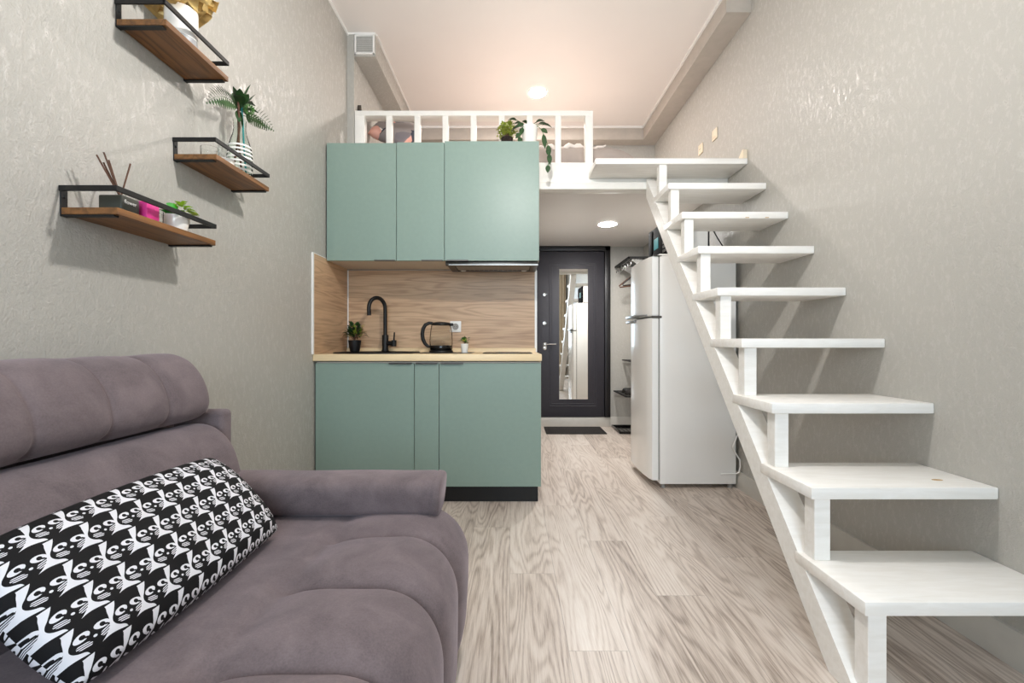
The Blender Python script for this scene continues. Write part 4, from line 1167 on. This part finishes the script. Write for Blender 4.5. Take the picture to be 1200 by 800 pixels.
def sweep(m, sec, y0, y1, n, re, disp=None):
    """closed section (x, z) swept along Y with rounded ends"""
    cx = sum(p[0] for p in sec)/len(sec); cz = sum(p[1] for p in sec)/len(sec)
    N = len(sec); rows = []
    rmax = max(math.hypot(p[0]-cx, p[1]-cz) for p in sec)
    ys = []
    for j in range(n+1): ys.append(y0+(y1-y0)*j/n)
    ys = sorted(set([y0, y0+re*.04, y0+re*.15, y0+re*.35, y0+re*.65, y1-re*.65, y1-re*.35, y1-re*.15, y1-re*.04, y1]+[y for y in ys if y0+re < y < y1-re]))
    for y in ys:
        de = min(y-y0, y1-y); ins = re-math.sqrt(max(0, re*re-(re-de)**2)) if de < re else 0
        row = []
        for i, p in enumerate(sec):
            v = Vector((p[0]-cx, 0, p[1]-cz)); L = v.length
            d = (disp(p[0], y, p[1]) if disp else 0)-ins
            q = v*(max(.02, L+d)/L)
            row.append(m.bm.verts.new((cx+q.x, y, cz+q.z)))
        rows.append(row)
    for A, B in zip(rows, rows[1:]):
        for i in range(N): m.bm.faces.new((A[i], A[(i+1) % N], B[(i+1) % N], B[i]))
    m.bm.faces.new(rows[0]); m.bm.faces.new(rows[-1][::-1])
    bmesh.ops.recalc_face_normals(m.bm, faces=m.bm.faces)
sec = catmull([(-.905, .40), (-.870, .52), (-.888, .63), (-.935, .700), (-.995, .728), (-1.06, .72), (-1.10, .66), (-1.11, .5), (-1.10, .40), (-1.0, .385)], 8, True)
m = MB(); sweep(m, [(p[0], p[1]) for p in sec], SOFA_Y0, 1.50, 120, .05, lambda x, y, z: .005*mnoise.noise((x*4, y*4, z*4)))
part('back_cushion', m, M_SOFA, t, angle=75)
sec = catmull([(-1.17, .748), (-1.05, .738), (-.990, .752), (-.968, .795), (-.985, .865), (-1.025, .922), (-1.08, .950), (-1.14, .942), (-1.182, .895), (-1.188, .80)], 8, True)
def hdisp(x, y, z):
    q = abs(((y-1.30)/.185+.5) % 1-.5)*.185
    fr = 1 if x > -1.12 and z > .745 else .2
    return (-.006*math.exp(-q/.007)-.006*math.exp(-q/.04))*fr+.004*mnoise.noise((x*4, y*4, z*4))
m = MB(); sweep(m, [(p[0], p[1]) for p in sec], SOFA_Y0, 1.492, 420, .045, hdisp)
part('headrest', m, M_SOFA, t, angle=75)
m = MB(); m.box(-1.192, -.957, 1.505, 1.562, .03, .762, .016, 3); m.box(-1.192, -1.112, SOFA_Y0+.02, 1.505, .03, .735, .012, 2)
part('back_frame', m, M_SOFA, t)
# bolster armrest lying on the far end of the seat
m = MB(); sec = []
for k in range(48):
    a = 2*PI*k/48; e = .62
    sec.append((1.452+.080*math.copysign(abs(math.cos(a))**e, math.cos(a)), .509+.061*math.copysign(abs(math.sin(a))**e, math.sin(a))))
xs = [-.935, -.930, -.918, -.90]+[-.90+.66*k/40 for k in range(1, 40)]+[-.240, -.234, -.230, -.226, -.216, -.206, -.203]
sc = [.86, .93, .985, 1]+[1]*39+[1, .975, .975, 1.0, .99, .94, .86]
rows = []
for x, s_ in zip(xs, sc):
    rows.append([m.bm.verts.new((x-.012-.010*((.58-z)/.13)*(1 if x > -.5 else 0)*max(0, (x+.5)/.3), 1.452+(y-1.452)*s_, .509+(z-.509)*s_+.003*mnoise.noise((x*6, y*6, z*6)))) for y, z in sec])
for A, B in zip(rows, rows[1:]):
    for i in range(48): m.bm.faces.new((A[i], A[(i+1) % 48], B[(i+1) % 48], B[i]))
m.bm.faces.new(rows[0]); m.bm.faces.new(rows[-1]); bmesh.ops.recalc_face_normals(m.bm, faces=m.bm.faces)
part('bolster_armrest', m, M_SOFA, t, angle=70)
m = MB(); m.box(-1.10, -.20, SOFA_Y0+.05, 1.48, .035, .11, .01, 2); part('base', m, M_SOFADARK, t)
for x in (-1.05, -.27):
    for y in (SOFA_Y0+.15, 1.40): part('leg', MB().lathe([(0, 0), (.022, 0), (.026, .036), (0, .036)], (x, y, 0), 18), M_BLACK, t)

# cat print cushion leaning on the back
u_ = Vector((-.69, 0, .724)).normalized(); n_ = Vector((0, 1, 0)).cross(u_).normalized()
MP = Matrix(((0, u_.x, n_.x, -.733), (1, u_.y, n_.y, .955), (0, u_.z, n_.z, .574), (0, 0, 0, 1)))
m = MB(); cushion(m, .60, .285, .120, MP, 96, 56, .005, (.058, .055), .40)
single('cushion', m, M_CAT, 'long cushion printed with black and white cat faces, leaning on the sofa back', 'cushion', angle=80)

# ================================================================ light from the window and the sky
def area(name, loc, rot, sx, sy, power, col):
    l = bpy.data.lights.new(name, 'AREA'); l.shape = 'RECTANGLE'; l.size = sx; l.size_y = sy; l.energy = power; l.color = col
    o = bpy.data.objects.new(name, l); o.location = loc; o.rotation_euler = rot; COL.objects.link(o); return o
area('window_daylight', (.08, YF-.25, 1.75), (R(90), 0, 0), 1.9, 1.9, 105, (.72, .86, 1.0))
wd = bpy.data.worlds.new('sky'); scene.world = wd; wd.use_nodes = True
nt = wd.node_tree; nt.nodes.clear()
o_ = nt.nodes.new('ShaderNodeOutputWorld'); bg = nt.nodes.new('ShaderNodeBackground'); nt.links.new(bg.outputs[0], o_.inputs[0])
bg.inputs[0].default_value = (.78, .88, 1, 1); bg.inputs[1].default_value = 1.0

# ================================================================ camera and view
cam = bpy.data.cameras.new('camera'); cam.sensor_width = 36; cam.lens = 16; cam.clip_start = .02
co = bpy.data.objects.new('camera', cam); co.location = (0, 0, CAMZ); co.rotation_euler = (R(90), 0, 0); COL.objects.link(co)
scene.camera = co
scene.view_settings.view_transform = 'Standard'; scene.view_settings.look = 'None'
scene.view_settings.gamma = 1; scene.view_settings.use_curve_mapping = False
scene.view_settings.exposure = 0.14
scene.cycles.max_bounces = 10; scene.cycles.diffuse_bounces = 6; scene.cycles.glossy_bounces = 5
scene.cycles.transparent_max_bounces = 16; scene.cycles.sample_clamp_indirect = 6
scene.cycles.caustics_reflective = False; scene.cycles.caustics_refractive = False
scene.cycles.use_denoising = True
